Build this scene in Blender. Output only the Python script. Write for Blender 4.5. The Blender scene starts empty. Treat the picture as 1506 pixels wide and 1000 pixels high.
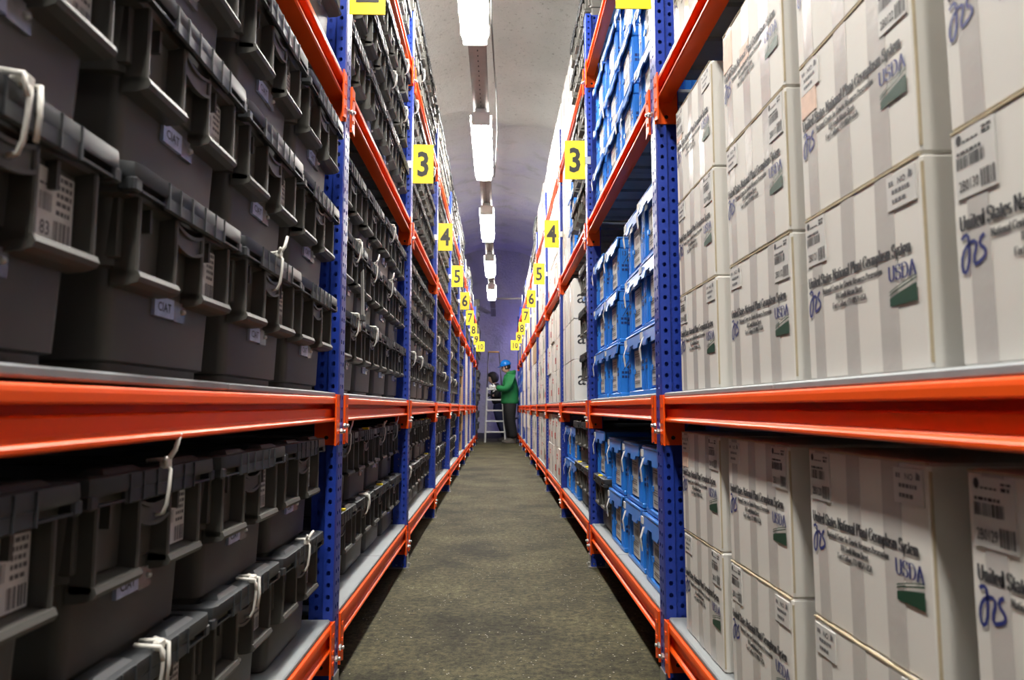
import bpy, math, random
from mathutils import Vector, Matrix, noise
random.seed(7)
SC = bpy.context.scene
COL = SC.collection

# ------------------------------------------------------------------ camera, world, light, exposure
FPX, CAM_H = 1040.0, 0.8
PITCH = math.atan(99 / FPX)
YAW = math.atan(22 / FPX * math.cos(PITCH))
cam = bpy.data.cameras.new('camera')
cam.sensor_width = 36.0
cam.lens = FPX * 36.0 / 1506.0
cam.clip_start = 0.02
cam.clip_end = 100
cam.dof.use_dof = True
cam.dof.focus_distance = 2.9
cam.dof.aperture_fstop = 6.0
co = bpy.data.objects.new('camera', cam)
COL.objects.link(co)
co.location = (0, 0, CAM_H)
co.rotation_euler = (math.pi / 2 + PITCH, 0, -YAW)
SC.camera = co

world = bpy.data.worlds.new('world')
SC.world = world
world.use_nodes = True
world.node_tree.nodes['Background'].inputs[0].default_value = (0.6, 0.6, 0.7, 1)
world.node_tree.nodes['Background'].inputs[1].default_value = 0.0

LAMP_POWER = 60.0          # radiance of the tube lamps' diffusers
SC.view_settings.view_transform = 'Standard'
SC.view_settings.look = 'None'
SC.view_settings.exposure = 0.82
SC.view_settings.gamma = 1.0
SC.view_settings.use_curve_mapping = False

# ------------------------------------------------------------------ layout
LX, RX = 0.452, 0.473      # aisle faces of the two racks
Y1, BAY, PW = 2.03, 1.6, 0.08
NB = 10
def post_y(k):             # near face of post k (post 0 stands beside the camera)
    return 0.33 if k == 0 else Y1 + BAY * (k - 1)
DECK = {1: 0.217, 2: 0.842, 3: 1.79, 4: 2.652}
DECK_T = 0.0135
POST_H = 2.92
END_Y, BACK_Y, WALL_X = 18.8, -6.0, 1.75

# ------------------------------------------------------------------ materials
def node_mat(name):
    m = bpy.data.materials.new(name)
    m.use_nodes = True
    nt = m.node_tree
    return m, nt, nt.nodes['Principled BSDF']

def mat(name, col, rough=0.5, metal=0.0, var=0.12, scale=14.0, bump=0.0, bscale=300.0, spec=0.5, coat=0.0, rvar=0.0):
    m, nt, b = node_mat(name)
    N, L = nt.nodes, nt.links
    b.inputs['Roughness'].default_value = rough
    b.inputs['Metallic'].default_value = metal
    b.inputs['Specular IOR Level'].default_value = spec
    b.inputs['Coat Weight'].default_value = coat
    tc = N.new('ShaderNodeTexCoord')
    nz = N.new('ShaderNodeTexNoise')
    nz.inputs['Scale'].default_value = scale
    nz.inputs['Detail'].default_value = 4
    L.new(tc.outputs['Object'], nz.inputs['Vector'])
    mx = N.new('ShaderNodeMix')
    mx.data_type = 'RGBA'
    c0 = [max(0, c * (1 - var)) for c in col]
    c1 = [min(1, c * (1 + var)) for c in col]
    mx.inputs['A'].default_value = (*c0, 1)
    mx.inputs['B'].default_value = (*c1, 1)
    L.new(nz.outputs['Fac'], mx.inputs['Factor'])
    L.new(mx.outputs['Result'], b.inputs['Base Color'])
    if rvar:
        mr = N.new('ShaderNodeMapRange')
        mr.inputs['To Min'].default_value = max(0, rough - rvar)
        mr.inputs['To Max'].default_value = min(1, rough + rvar)
        L.new(nz.outputs['Fac'], mr.inputs['Value'])
        L.new(mr.outputs['Result'], b.inputs['Roughness'])
    if bump:
        n2 = N.new('ShaderNodeTexNoise')
        n2.inputs['Scale'].default_value = bscale
        L.new(tc.outputs['Object'], n2.inputs['Vector'])
        bp = N.new('ShaderNodeBump')
        bp.inputs['Strength'].default_value = bump
        bp.inputs['Distance'].default_value = 0.002
        L.new(n2.outputs['Fac'], bp.inputs['Height'])
        L.new(bp.outputs['Normal'], b.inputs['Normal'])
    return m

def emit_mat(name, col, strength):
    m, nt, b = node_mat(name)
    b.inputs['Base Color'].default_value = (*col, 1)
    b.inputs['Emission Color'].default_value = (*col, 1)
    b.inputs['Emission Strength'].default_value = strength
    return m

M = {}
M['black'] = mat('black_plastic', (0.086, 0.083, 0.074), 0.48, spec=0.38, var=0.18, scale=9, bump=0.12, bscale=900)
M['lid'] = mat('lid_plastic', (0.040, 0.043, 0.047), 0.42, var=0.2, spec=0.35, scale=12, bump=0.1, bscale=700)
M['orange'] = mat('orange_paint', (0.93, 0.098, 0.007), 0.36, var=0.05, scale=6, rvar=0.05, spec=0.22)
M['blue_paint'] = mat('blue_paint', (0.016, 0.045, 0.33), 0.33, var=0.12, scale=8)
M['dark'] = mat('hole_dark', (0.006, 0.006, 0.008), 0.8)
M['steel'] = mat('galvanised_steel', (0.30, 0.32, 0.33), 0.55, metal=0.15, var=0.18, scale=22, rvar=0.1)
M['zinc'] = mat('zinc_bolt', (0.62, 0.62, 0.60), 0.3, metal=0.85)
M['crate'] = mat('blue_crate_plastic', (0.022, 0.205, 0.68), 0.38, var=0.1, scale=10)
M['crate_lid'] = mat('crate_lid_plastic', (0.05, 0.19, 0.56), 0.3, var=0.15, scale=20)
M['crate_slot'] = mat('crate_slot', (0.004, 0.03, 0.15), 0.6)
M['carton'] = mat('white_carton', (0.70, 0.68, 0.63), 0.7, var=0.05, scale=7, bump=0.1, bscale=60)
M['carton_edge'] = mat('carton_edge', (0.50, 0.42, 0.28), 0.8, var=0.3, scale=30)
M['tape'] = mat('clear_tape', (0.53, 0.51, 0.48), 0.24, var=0.07, scale=30, bump=0.35, bscale=45)
M['brown'] = mat('brown_carton', (0.42, 0.27, 0.13), 0.75, var=0.1)
M['paper'] = mat('white_paper', (0.72, 0.72, 0.70), 0.6, var=0.03)
M['paper_grey'] = mat('aged_paper', (0.60, 0.59, 0.56), 0.6, var=0.06)
M['peach'] = mat('faded_orange_sticker', (0.70, 0.50, 0.39), 0.6, var=0.2, scale=60)
M['ink'] = mat('black_ink', (0.03, 0.03, 0.035), 0.6)
M['ink_soft'] = mat('grey_ink', (0.13, 0.13, 0.14), 0.6)
M['ink_blue'] = mat('blue_ink', (0.02, 0.03, 0.17), 0.5)
M['ink_green'] = mat('green_ink', (0.006, 0.05, 0.025), 0.5)
M['ink_red'] = mat('red_ink', (0.55, 0.04, 0.03), 0.5)
M['patch_green'] = mat('green_print', (0.01, 0.10, 0.045), 0.5, var=0.3, scale=30)
M['sticker'] = mat('pale_blue_sticker', (0.42, 0.48, 0.68), 0.25, var=0.45, scale=45)
M['foil'] = mat('clear_sleeve', (0.30, 0.30, 0.31), 0.18, metal=0.3, var=0.6, scale=70)
M['nylon'] = mat('white_nylon', (0.72, 0.70, 0.64), 0.35)
M['yellow'] = mat('yellow_sign', (0.90, 0.70, 0.012), 0.4, var=0.03)
M['sign_ink'] = mat('sign_black', (0.02, 0.02, 0.015), 0.45)
M['alu'] = mat('ladder_aluminium', (0.72, 0.72, 0.70), 0.38, metal=0.35)
M['alu_dark'] = mat('ladder_rail', (0.16, 0.15, 0.14), 0.4, metal=0.6)
M['brass'] = mat('ladder_handle', (0.75, 0.42, 0.08), 0.35)
M['conduit'] = mat('conduit_grey', (0.42, 0.41, 0.40), 0.5)
M['tray'] = mat('cable_tray_steel', (0.16, 0.155, 0.15), 0.5, metal=0.5, var=0.2)
M['cable'] = mat('dark_cable', (0.05, 0.05, 0.05), 0.6)
M['lamp'] = emit_mat('lamp_diffuser', (1.0, 0.965, 0.90), LAMP_POWER)
M['lamp_blue'] = emit_mat('bluish_diffuser', (0.52, 0.45, 1.0), 165.0)
M['housing'] = mat('lamp_housing', (0.55, 0.55, 0.54), 0.4)
M['green_coat'] = mat('green_jacket', (0.012, 0.19, 0.052), 0.75, var=0.25, scale=9, bump=0.4, bscale=20)
M['trousers'] = mat('black_trousers', (0.007, 0.007, 0.008), 0.8, var=0.3, scale=12, bump=0.4, bscale=18)
M['dark_coat'] = mat('dark_jacket', (0.012, 0.011, 0.012), 0.85, var=0.3, scale=14, bump=0.4, bscale=20)
M['navy'] = mat('navy_cloth', (0.018, 0.024, 0.075), 0.8, var=0.3, scale=12)
M['skin'] = mat('skin', (0.50, 0.31, 0.22), 0.55)
M['hair'] = mat('dark_hair', (0.013, 0.010, 0.009), 0.7, var=0.5, scale=40, bump=0.8, bscale=60)
M['helmet'] = mat('blue_helmet', (0.01, 0.20, 0.68), 0.22)
M['glove'] = mat('white_glove', (0.75, 0.75, 0.74), 0.7)
M['shoe'] = mat('grey_boot', (0.09, 0.08, 0.07), 0.7)
M['eye'] = mat('eye_dark', (0.02, 0.015, 0.012), 0.3)
M['lips'] = mat('lips', (0.36, 0.14, 0.12), 0.5)
M['rock_dark'] = mat('dark_kerb', (0.035, 0.033, 0.035), 0.9, var=0.4, scale=6, bump=0.6, bscale=12)

def floor_mat():
    m, nt, b = node_mat('painted_concrete_floor')
    N, L = nt.nodes, nt.links
    tc = N.new('ShaderNodeTexCoord')
    def nz(sc, det, rough=0.6):
        n = N.new('ShaderNodeTexNoise')
        n.inputs['Scale'].default_value = sc
        n.inputs['Detail'].default_value = det
        n.inputs['Roughness'].default_value = rough
        L.new(tc.outputs['Object'], n.inputs['Vector'])
        return n
    def ramp(src, stops):
        r = N.new('ShaderNodeValToRGB')
        e = r.color_ramp.elements
        while len(e) < len(stops):
            e.new(0.5)
        for i, (p, c) in enumerate(stops):
            e[i].position = p
            e[i].color = (*c, 1)
        L.new(src, r.inputs['Fac'])
        return r.outputs['Color']
    big = ramp(nz(2.1, 9, 0.68).outputs['Fac'], [(0.36, (0.022, 0.0195, 0.0095)), (0.5, (0.056, 0.050, 0.025)), (0.66, (0.090, 0.081, 0.041))])
    fine = ramp(nz(38, 6, 0.85).outputs['Fac'], [(0.36, (0.25, 0.25, 0.25)), (0.5, (1, 1, 1)), (0.64, (2.0, 2.0, 1.9))])
    mx = N.new('ShaderNodeMix')
    mx.data_type = 'RGBA'
    mx.blend_type = 'MULTIPLY'
    mx.inputs['Factor'].default_value = 1.0
    L.new(big, mx.inputs['A'])
    L.new(fine, mx.inputs['B'])
    vor = N.new('ShaderNodeTexVoronoi')
    vor.inputs['Scale'].default_value = 46
    L.new(tc.outputs['Object'], vor.inputs['Vector'])
    sp = ramp(vor.outputs['Distance'], [(0.0, (1, 1, 1)), (0.09, (1, 1, 1)), (0.15, (0, 0, 0))])
    gate = ramp(nz(6, 4, 0.7).outputs['Fac'], [(0.47, (0, 0, 0)), (0.56, (1, 1, 1))])
    mm = N.new('ShaderNodeMix')
    mm.data_type = 'RGBA'
    mm.blend_type = 'MULTIPLY'
    mm.inputs['Factor'].default_value = 1.0
    L.new(sp, mm.inputs['A'])
    L.new(gate, mm.inputs['B'])
    m2 = N.new('ShaderNodeMix')
    m2.data_type = 'RGBA'
    m2.inputs['B'].default_value = (0.42, 0.40, 0.33, 1)
    L.new(mm.outputs['Result'], m2.inputs['Factor'])
    L.new(mx.outputs['Result'], m2.inputs['A'])
    L.new(m2.outputs['Result'], b.inputs['Base Color'])
    b.inputs['Roughness'].default_value = 0.75
    b.inputs['Specular IOR Level'].default_value = 0.22
    bp = N.new('ShaderNodeBump')
    bp.inputs['Strength'].default_value = 0.35
    bp.inputs['Distance'].default_value = 0.004
    L.new(nz(90, 5).outputs['Fac'], bp.inputs['Height'])
    L.new(bp.outputs['Normal'], b.inputs['Normal'])
    return m

def rock_mat(name, purple_light_from):
    """sprayed concrete; grey in the front, with bluish violet light painted in towards the end of the tunnel"""
    m, nt, b = node_mat(name)
    N, L = nt.nodes, nt.links
    tc = N.new('ShaderNodeTexCoord')
    def nz(sc, det=6, rough=0.6):
        n = N.new('ShaderNodeTexNoise')
        n.inputs['Scale'].default_value = sc
        n.inputs['Detail'].default_value = det
        n.inputs['Roughness'].default_value = rough
        L.new(tc.outputs['Object'], n.inputs['Vector'])
        return n
    def mix(f, a, bb, mode='MIX'):
        x = N.new('ShaderNodeMix')
        x.data_type = 'RGBA'
        x.blend_type = mode
        for k, v in (('Factor', f), ('A', a), ('B', bb)):
            if isinstance(v, tuple):
                x.inputs[k].default_value = (*v, 1)
            elif isinstance(v, float):
                x.inputs[k].default_value = v
            else:
                L.new(v, x.inputs[k])
        return x.outputs['Result']
    def rng(src, a, bb):
        r = N.new('ShaderNodeMapRange')
        r.interpolation_type = 'SMOOTHSTEP'
        r.inputs['From Min'].default_value = a
        r.inputs['From Max'].default_value = bb
        L.new(src, r.inputs['Value'])
        return r.outputs['Result']
    grey = mix(nz(1.3).outputs['Fac'], (0.37, 0.36, 0.34), (0.58, 0.565, 0.54))
    grey = mix(rng(nz(22, 5, 0.75).outputs['Fac'], 0.56, 0.74), grey, (0.20, 0.185, 0.165))
    violet = mix(rng(nz(0.7, 5).outputs['Fac'], 0.35, 0.68), (0.50, 0.49, 0.53), (0.38, 0.36, 0.52))  # violet light of the far end, painted into the base colour
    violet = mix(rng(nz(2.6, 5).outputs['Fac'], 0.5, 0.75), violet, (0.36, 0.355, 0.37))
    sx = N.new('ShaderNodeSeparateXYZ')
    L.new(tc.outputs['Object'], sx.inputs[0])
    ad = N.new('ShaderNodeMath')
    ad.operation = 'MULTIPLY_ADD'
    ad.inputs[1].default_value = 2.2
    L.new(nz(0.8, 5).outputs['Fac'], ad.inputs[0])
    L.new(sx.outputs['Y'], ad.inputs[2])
    f = rng(ad.outputs[0], purple_light_from, purple_light_from + 2.4)
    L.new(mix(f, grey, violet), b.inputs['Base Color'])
    b.inputs['Roughness'].default_value = 0.85
    bp = N.new('ShaderNodeBump')
    bp.inputs['Strength'].default_value = 0.8
    bp.inputs['Distance'].default_value = 0.05
    L.new(nz(14, 8, 0.7).outputs['Fac'], bp.inputs['Height'])
    L.new(bp.outputs['Normal'], b.inputs['Normal'])
    return m

M['floor'] = floor_mat()
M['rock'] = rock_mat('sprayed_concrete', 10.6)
M['rock_side'] = mat('shade_toned_rock_wall', (0.075, 0.07, 0.07), 0.9, var=0.4, scale=3, bump=0.6, bscale=10)  # colour darkened so the gaps behind the stock stay in shade

# ------------------------------------------------------------------ mesh helpers
class MB:
    def __init__(self):
        self.v, self.f, self.mi, self.sm = [], [], [], []
    def add(self, vs, fs, mi=0, sm=False):
        o = len(self.v)
        self.v += [tuple(p) for p in vs]
        for f in fs:
            self.f.append([o + i for i in f])
            self.mi.append(mi)
            self.sm.append(sm)
        return self
    def box(self, x0, x1, y0, y1, z0, z1, mi=0):
        vs = [(x0, y0, z0), (x1, y0, z0), (x1, y1, z0), (x0, y1, z0), (x0, y0, z1), (x1, y0, z1), (x1, y1, z1), (x0, y1, z1)]
        return self.add(vs, [(0, 3, 2, 1), (4, 5, 6, 7), (0, 1, 5, 4), (1, 2, 6, 5), (2, 3, 7, 6), (3, 0, 4, 7)], mi)
    def cbox(self, x0, x1, y0, y1, z0, z1, c=0.003, mi=0):
        """box with chamfered edges"""
        rings = []
        for z, k in ((z0, c), (z0 + c, 0), (z1 - c, 0), (z1, c)):
            a, b, d, e = x0 + k, x1 - k, y0 + k, y1 - k
            rings.append([(a + c, d, z), (b - c, d, z), (b, d + c, z), (b, e - c, z), (b - c, e, z), (a + c, e, z), (a, e - c, z), (a, d + c, z)])
        return self.loft(rings, mi=mi)
    def loft(self, rings, cap=True, mi=0, sm=False):
        n = len(rings[0])
        vs = [p for r in rings for p in r]
        fs = []
        for i in range(len(rings) - 1):
            for j in range(n):
                k = (j + 1) % n
                fs.append((i * n + j, i * n + k, (i + 1) * n + k, (i + 1) * n + j))
        if cap:
            fs.append(tuple(reversed(range(n))))
            fs.append(tuple((len(rings) - 1) * n + j for j in range(n)))
        return self.add(vs, fs, mi, sm)
    def tube(self, pts, r, n=6, mi=0, sm=True, cap=True):
        pts = [Vector(p) for p in pts]
        rs = r if isinstance(r, (list, tuple)) else [r] * len(pts)
        rings, up = [], None
        for i, p in enumerate(pts):
            t = (pts[min(i + 1, len(pts) - 1)] - pts[max(i - 1, 0)]).normalized()
            a = t.cross(Vector((0, 0, 1))) if up is None else up - t * up.dot(t)
            if a.length < 1e-4:
                a = t.cross(Vector((1, 0, 0)))
            a.normalize()
            up = a
            b = t.cross(a)
            rings.append([p + (a * math.cos(2 * math.pi * j / n) + b * math.sin(2 * math.pi * j / n)) * rs[i] for j in range(n)])
        return self.loft(rings, cap, mi, sm)
    def ext(self, poly, y0, y1, mi=0, axis='y'):
        """closed polygon of (x, z) extruded along y (or (x, y) along z, or (y, z) along x)"""
        P = {'y': lambda a, b, c: (a, c, b), 'z': lambda a, b, c: (a, b, c), 'x': lambda a, b, c: (c, a, b)}[axis]
        return self.loft([[P(a, b, y0) for a, b in poly], [P(a, b, y1) for a, b in poly]], True, mi)
    def mesh(self, name, mats):
        me = bpy.data.meshes.new(name)
        me.from_pydata(self.v, [], self.f)
        for m in mats:
            me.materials.append(m)
        me.polygons.foreach_set('material_index', self.mi)
        me.polygons.foreach_set('use_smooth', self.sm)
        me.update()
        import bmesh
        bm = bmesh.new()
        bm.from_mesh(me)
        bmesh.ops.recalc_face_normals(bm, faces=bm.faces)
        bm.to_mesh(me)
        bm.free()
        return me

def obj(name, me, parent=None, loc=(0, 0, 0), rz=0.0):
    o = bpy.data.objects.new(name, me)
    COL.objects.link(o)
    o.location = loc
    o.rotation_euler = (0, 0, rz)
    if parent:
        o.parent = parent
    return o

def tag(o, label, cat, group=None):
    o['label'] = label
    o['category'] = cat
    if group:
        o['group'] = group
    return o

def structure(o, label=None):
    o['kind'] = 'structure'
    if label:
        o['label'] = label
    return o

# ---- writing -----------------------------------------------------
def sans(text, size, cx=0.0, cz=0.0, y=0.0, align='CENTER', bold=0.0, sx=1.0, shear=0.0):
    """vertices and faces of a line of sans lettering lying in the x-z plane"""
    cu = bpy.data.curves.new('lettering', 'FONT')
    cu.body = text
    cu.size = size
    cu.resolution_u = 2
    cu.align_x = align
    cu.offset = bold * size
    cu.shear = shear
    t = bpy.data.objects.new('lettering', cu)
    COL.objects.link(t)
    dg = bpy.context.evaluated_depsgraph_get()
    me = bpy.data.meshes.new_from_object(t.evaluated_get(dg))
    vs = [(cx + v.co.x * sx, y, cz + v.co.y) for v in me.vertices]
    fs = [tuple(p.vertices) for p in me.polygons]
    bpy.data.objects.remove(t)
    bpy.data.curves.remove(cu)
    bpy.data.meshes.remove(me)
    return vs, fs

def A(cx, cz, rx, rz, a0, a1, n=9):
    return [(cx + rx * math.cos(math.radians(a0 + (a1 - a0) * i / n)), cz + rz * math.sin(math.radians(a0 + (a1 - a0) * i / n))) for i in range(n + 1)]
def S(x, z, h=0.11):
    return [(x - h, z), (x + h, z)]
XH = 0.66
GL = {  # a roman face with serifs drawn as pen strokes: advance, strokes
 'A': (.78, [[(.08, 0), (.36, 1)], [(.36, 1), (.68, 0)], [(.2, .36), (.54, .36)], S(.09, 0.02), S(.67, 0.02)]),
 'C': (.76, [A(.42, .5, .32, .48, 40, 320, 14), [(.67, .98), (.67, .74)]]),
 'D': (.80, [[(.16, 0), (.16, 1)], [(.06, .98), (.34, .98)] + A(.34, .5, .36, .48, 90, -90, 12) + [(.06, .02)]]),
 'F': (.64, [[(.16, 0), (.16, 1)], [(.06, .98), (.58, .98), (.58, .8)], [(.16, .52), (.44, .52)], S(.16, .02)]),
 'G': (.82, [A(.42, .5, .33, .48, 45, 300, 14) + [(.68, .1), (.68, .42)], [(.52, .42), (.8, .42)], [(.68, .96), (.68, .76)]]),
 'M': (.98, [[(.14, 0), (.14, 1)], [(.14, 1), (.48, .05)], [(.48, .05), (.82, 1)], [(.82, 1), (.82, 0)], S(.14, .02), S(.82, .02), S(.1, .98, .07), S(.86, .98, .07)]),
 'N': (.82, [[(.14, 0), (.14, 1)], [(.14, 1), (.66, 0)], [(.66, 0), (.66, 1)], S(.14, .02), S(.66, .98), S(.1, .98, .07)]),
 'O': (.80, [A(.4, .5, .32, .48, 0, 360, 18)]),
 'P': (.64, [[(.16, 0), (.16, 1)], [(.06, .98), (.34, .98)] + A(.34, .74, .22, .24, 90, -90, 8) + [(.16, .5)], S(.16, .02)]),
 'R': (.74, [[(.16, 0), (.16, 1)], [(.06, .98), (.34, .98)] + A(.34, .75, .2, .23, 90, -90, 8) + [(.16, .52)], [(.36, .52), (.66, 0)], S(.16, .02), S(.68, .02, .06)]),
 'S': (.60, [A(.3, .74, .21, .24, 30, 270, 9)[:-1] + A(.3, .26, .23, .24, 90, -150, 9), [(.5, .98), (.5, .78)], [(.09, .02), (.09, .24)]]),
 'U': (.80, [[(.15, 1), (.15, .32)] + A(.4, .32, .25, .3, 180, 360, 9) + [(.65, 1)], S(.15, .98), S(.65, .98)]),
 'a': (.52, [[(.1, .5)] + A(.24, .48, .14, .17, 160, 0, 6) + [(.38, .1), (.46, .02)], [(.38, .38)] + A(.2, .19, .13, .17, 60, 330, 9)]),
 'c': (.48, [A(.27, .33, .2, .32, 40, 320, 10)]),
 'd': (.58, [[(.42, 1), (.42, .02), (.52, .02)], A(.24, .33, .18, .32, 0, 360, 12), S(.38, .98, .06)]),
 'e': (.50, [[(.08, .36), (.43, .36)] + A(.26, .33, .18, .32, 10, 310, 11)]),
 'f': (.36, [[(.17, 0), (.17, .78)] + A(.31, .8, .14, .18, 180, 40, 5), [(.04, .64), (.32, .64)], S(.17, .02, .09)]),
 'h': (.60, [[(.14, 0), (.14, 1)], [(.14, .5)] + A(.29, .46, .15, .18, 150, 0, 6) + [(.44, 0)], S(.14, .02, .08), S(.44, .02, .08), S(.1, .98, .05)]),
 'i': (.30, [[(.15, 0), (.15, .64)], S(.15, .02, .09), S(.11, .64, .06), [(.15, .82), (.15, .93)]]),
 'l': (.30, [[(.15, 0), (.15, 1)], S(.15, .02, .09), S(.11, .98, .06)]),
 'm': (.90, [[(.14, 0), (.14, .64)], [(.14, .48)] + A(.28, .45, .15, .19, 150, 0, 6) + [(.43, 0)], [(.43, .48)] + A(.58, .45, .15, .19, 150, 0, 6) + [(.73, 0)], S(.14, .02, .08), S(.43, .02, .08), S(.73, .02, .08), S(.1, .64, .05)]),
 'n': (.60, [[(.14, 0), (.14, .64)], [(.14, .48)] + A(.29, .45, .15, .19, 150, 0, 6) + [(.44, 0)], S(.14, .02, .08), S(.44, .02, .08), S(.1, .64, .05)]),
 'o': (.54, [A(.27, .33, .19, .32, 0, 360, 13)]),
 'p': (.58, [[(.14, -.3), (.14, .64)], A(.31, .33, .17, .31, 0, 360, 12), S(.14, -.28, .09), S(.1, .64, .05)]),
 'r': (.42, [[(.14, 0), (.14, .64)], [(.14, .46)] + A(.28, .5, .12, .14, 150, 50, 4), S(.14, .02, .09), S(.1, .64, .05)]),
 's': (.42, [A(.21, .48, .14, .16, 30, 270, 7)[:-1] + A(.21, .17, .15, .16, 90, -150, 7)]),
 't': (.34, [[(.16, .86), (.16, .14)] + A(.25, .13, .09, .12, 180, 300, 4), [(.04, .63), (.3, .63)]]),
 'u': (.60, [[(.13, .64), (.13, .2)] + A(.27, .2, .14, .18, 180, 330, 6), [(.45, .64), (.45, .02), (.53, .02)], S(.1, .64, .05), S(.41, .64, .05)]),
 'v': (.54, [[(.06, .64), (.27, .02)], [(.27, .02), (.48, .64)], S(.07, .64, .08), S(.47, .64, .08)]),
 'y': (.54, [[(.06, .64), (.27, .04)], [(.48, .64), (.2, -.26), (.08, -.26)], S(.07, .64, .08), S(.47, .64, .08)]),
 '0': (.52, [A(.26, .5, .19, .48, 0, 360, 14)]), '1': (.42, [[(.1, .84), (.23, .96)], [(.23, 0), (.23, 1)], S(.23, .02)]),
 '2': (.52, [A(.26, .72, .18, .25, 160, -30, 8) + [(.08, .05), (.46, .05)]]),
 '5': (.52, [[(.44, .97), (.15, .97), (.12, .55)] + A(.25, .31, .2, .3, 100, -150, 9)]),
 '8': (.52, [A(.26, .75, .16, .22, 0, 360, 10), A(.26, .27, .19, .26, 0, 360, 11)]),
 ',': (.22, [[(.11, .06), (.07, -.14)]]), ' ': (.26, []), '.': (.22, [[(.1, .0), (.1, .08)]]),
}

def ribbon(mb, pts, wf, y, mi=0):
    n = len(pts)
    vs, fs = [], []
    for i, (x, z) in enumerate(pts):
        x0, z0 = pts[max(i - 1, 0)]
        x1, z1 = pts[min(i + 1, n - 1)]
        dx, dz = x1 - x0, z1 - z0
        l = math.hypot(dx, dz) or 1
        dx, dz = dx / l, dz / l
        w = wf(dx, dz) / 2
        vs += [(x - dz * w, y, z + dx * w), (x + dz * w, y, z - dx * w)]
        if i:
            fs.append((2 * i - 2, 2 * i - 1, 2 * i + 1, 2 * i))
    mb.add(vs, fs, mi)

def serif(mb, text, x0, z0, cap, width=None, y=0.0, mi=0, weight=0.115, anchor='l'):
    adv = sum(GL[c][0] for c in text)
    sx = cap if width is None else width / adv
    if anchor == 'c':
        x0 -= adv * sx / 2
    px = x0
    for c in text:
        a, strokes = GL[c]
        for st in strokes:
            pts = [(px + u * sx, z0 + w * cap) for u, w in st]
            ribbon(mb, pts, lambda dx, dz: cap * (0.04 + (weight - 0.04) * abs(dz) ** 1.3), y, mi)
        px += a * sx

# ------------------------------------------------------------------ the tunnel
def grid_mesh(name, nu, nv, fn, mats):
    mb = MB()
    vs = [fn(i / nu, j / nv) for j in range(nv + 1) for i in range(nu + 1)]
    fs = [(j * (nu + 1) + i, j * (nu + 1) + i + 1, (j + 1) * (nu + 1) + i + 1, (j + 1) * (nu + 1) + i) for j in range(nv) for i in range(nu)]
    mb.add(vs, fs, 0, True)
    return mb.mesh(name, mats)

def lump(p, amp=0.09):
    v = Vector(p)
    return amp * (noise.noise(v * 0.55) + 0.5 * noise.noise(v * 1.3 + Vector((3, 1, 7))) + 0.22 * noise.noise(v * 3.1))

LEN = END_Y - BACK_Y
fl = MB().box(-WALL_X - 0.2, WALL_X + 0.2, BACK_Y - 0.2, END_Y + 0.2, -0.12, 0.0)
structure(obj('floor', fl.mesh('floor', [M['floor']])), 'worn olive grey concrete floor of the aisle')
SPR, APEX = 3.3, 4.75
def vault(u, v):
    a = math.pi * u
    p = Vector((-math.cos(a) * (WALL_X + 0.02), BACK_Y - .1 + v * (LEN + .2), SPR + math.sin(a) * (APEX - SPR)))
    d = lump(p, 0.13)
    # a thicker layer of sprayed concrete from about 9 m on: a soft ledge runs across the roof
    t = p.y + 0.9 * noise.noise(Vector((p.x * 1.4, 2.3, 0))) - 0.5 * p.x
    d -= 0.30 / (1 + math.exp(-(t - 9.6) * 8))
    n = Vector((math.cos(a), 0, -math.sin(a)))
    return p + n * d
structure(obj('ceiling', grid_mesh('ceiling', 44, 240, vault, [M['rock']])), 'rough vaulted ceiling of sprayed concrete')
for side, s in (('left', -1), ('right', 1)):
    def wl(u, v, s=s):
        p = Vector((s * WALL_X, BACK_Y + u * LEN, -0.05 + v * (SPR + 0.1)))
        return p + Vector((s * (0.05 + lump(p, 0.05)), 0, 0))
    structure(obj('wall_' + side, grid_mesh('wall_' + side, 90, 14, wl, [M['rock_side']])), 'rough rock wall behind the racks, its colour darkened for shade')
def wend(u, v):
    p = Vector((-WALL_X - .15 + u * (2 * WALL_X + .3), END_Y, -0.05 + v * (APEX + 0.4)))
    return p + Vector((0, lump(p, 0.12), 0))
structure(obj('wall_end', grid_mesh('wall_end', 40, 50, wend, [M['rock']])), 'sprayed concrete end wall with violet light painted into its colour')
def wback(u, v):
    p = Vector((WALL_X + .15 - u * (2 * WALL_X + .3), BACK_Y, -0.05 + v * (APEX + 0.4)))
    return p + Vector((0, lump(p, 0.08), 0))
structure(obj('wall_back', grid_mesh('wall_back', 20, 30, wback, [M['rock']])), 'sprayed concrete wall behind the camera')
def kerb(u, v):
    prof = [(0.0, 0.0), (0.05, 0.09), (0.14, 0.13), (0.3, 0.14), (0.42, 0.12)]
    k = v * 4
    i = min(int(k), 3)
    t = k - i
    dy = prof[i][0] * (1 - t) + prof[i + 1][0] * t
    dz = prof[i][1] * (1 - t) + prof[i + 1][1] * t
    p = Vector((-WALL_X + u * 2 * WALL_X, END_Y - 0.42 + dy, dz))
    return p + Vector((0, 0.03 * noise.noise(p * 5), 0.03 * noise.noise(p * 4) * (1 if dz > 0.05 else 0)))
structure(obj('trim_1', grid_mesh('trim_1', 60, 8, kerb, [M['rock_dark']])), 'dark rough kerb along the foot of the end wall')

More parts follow.
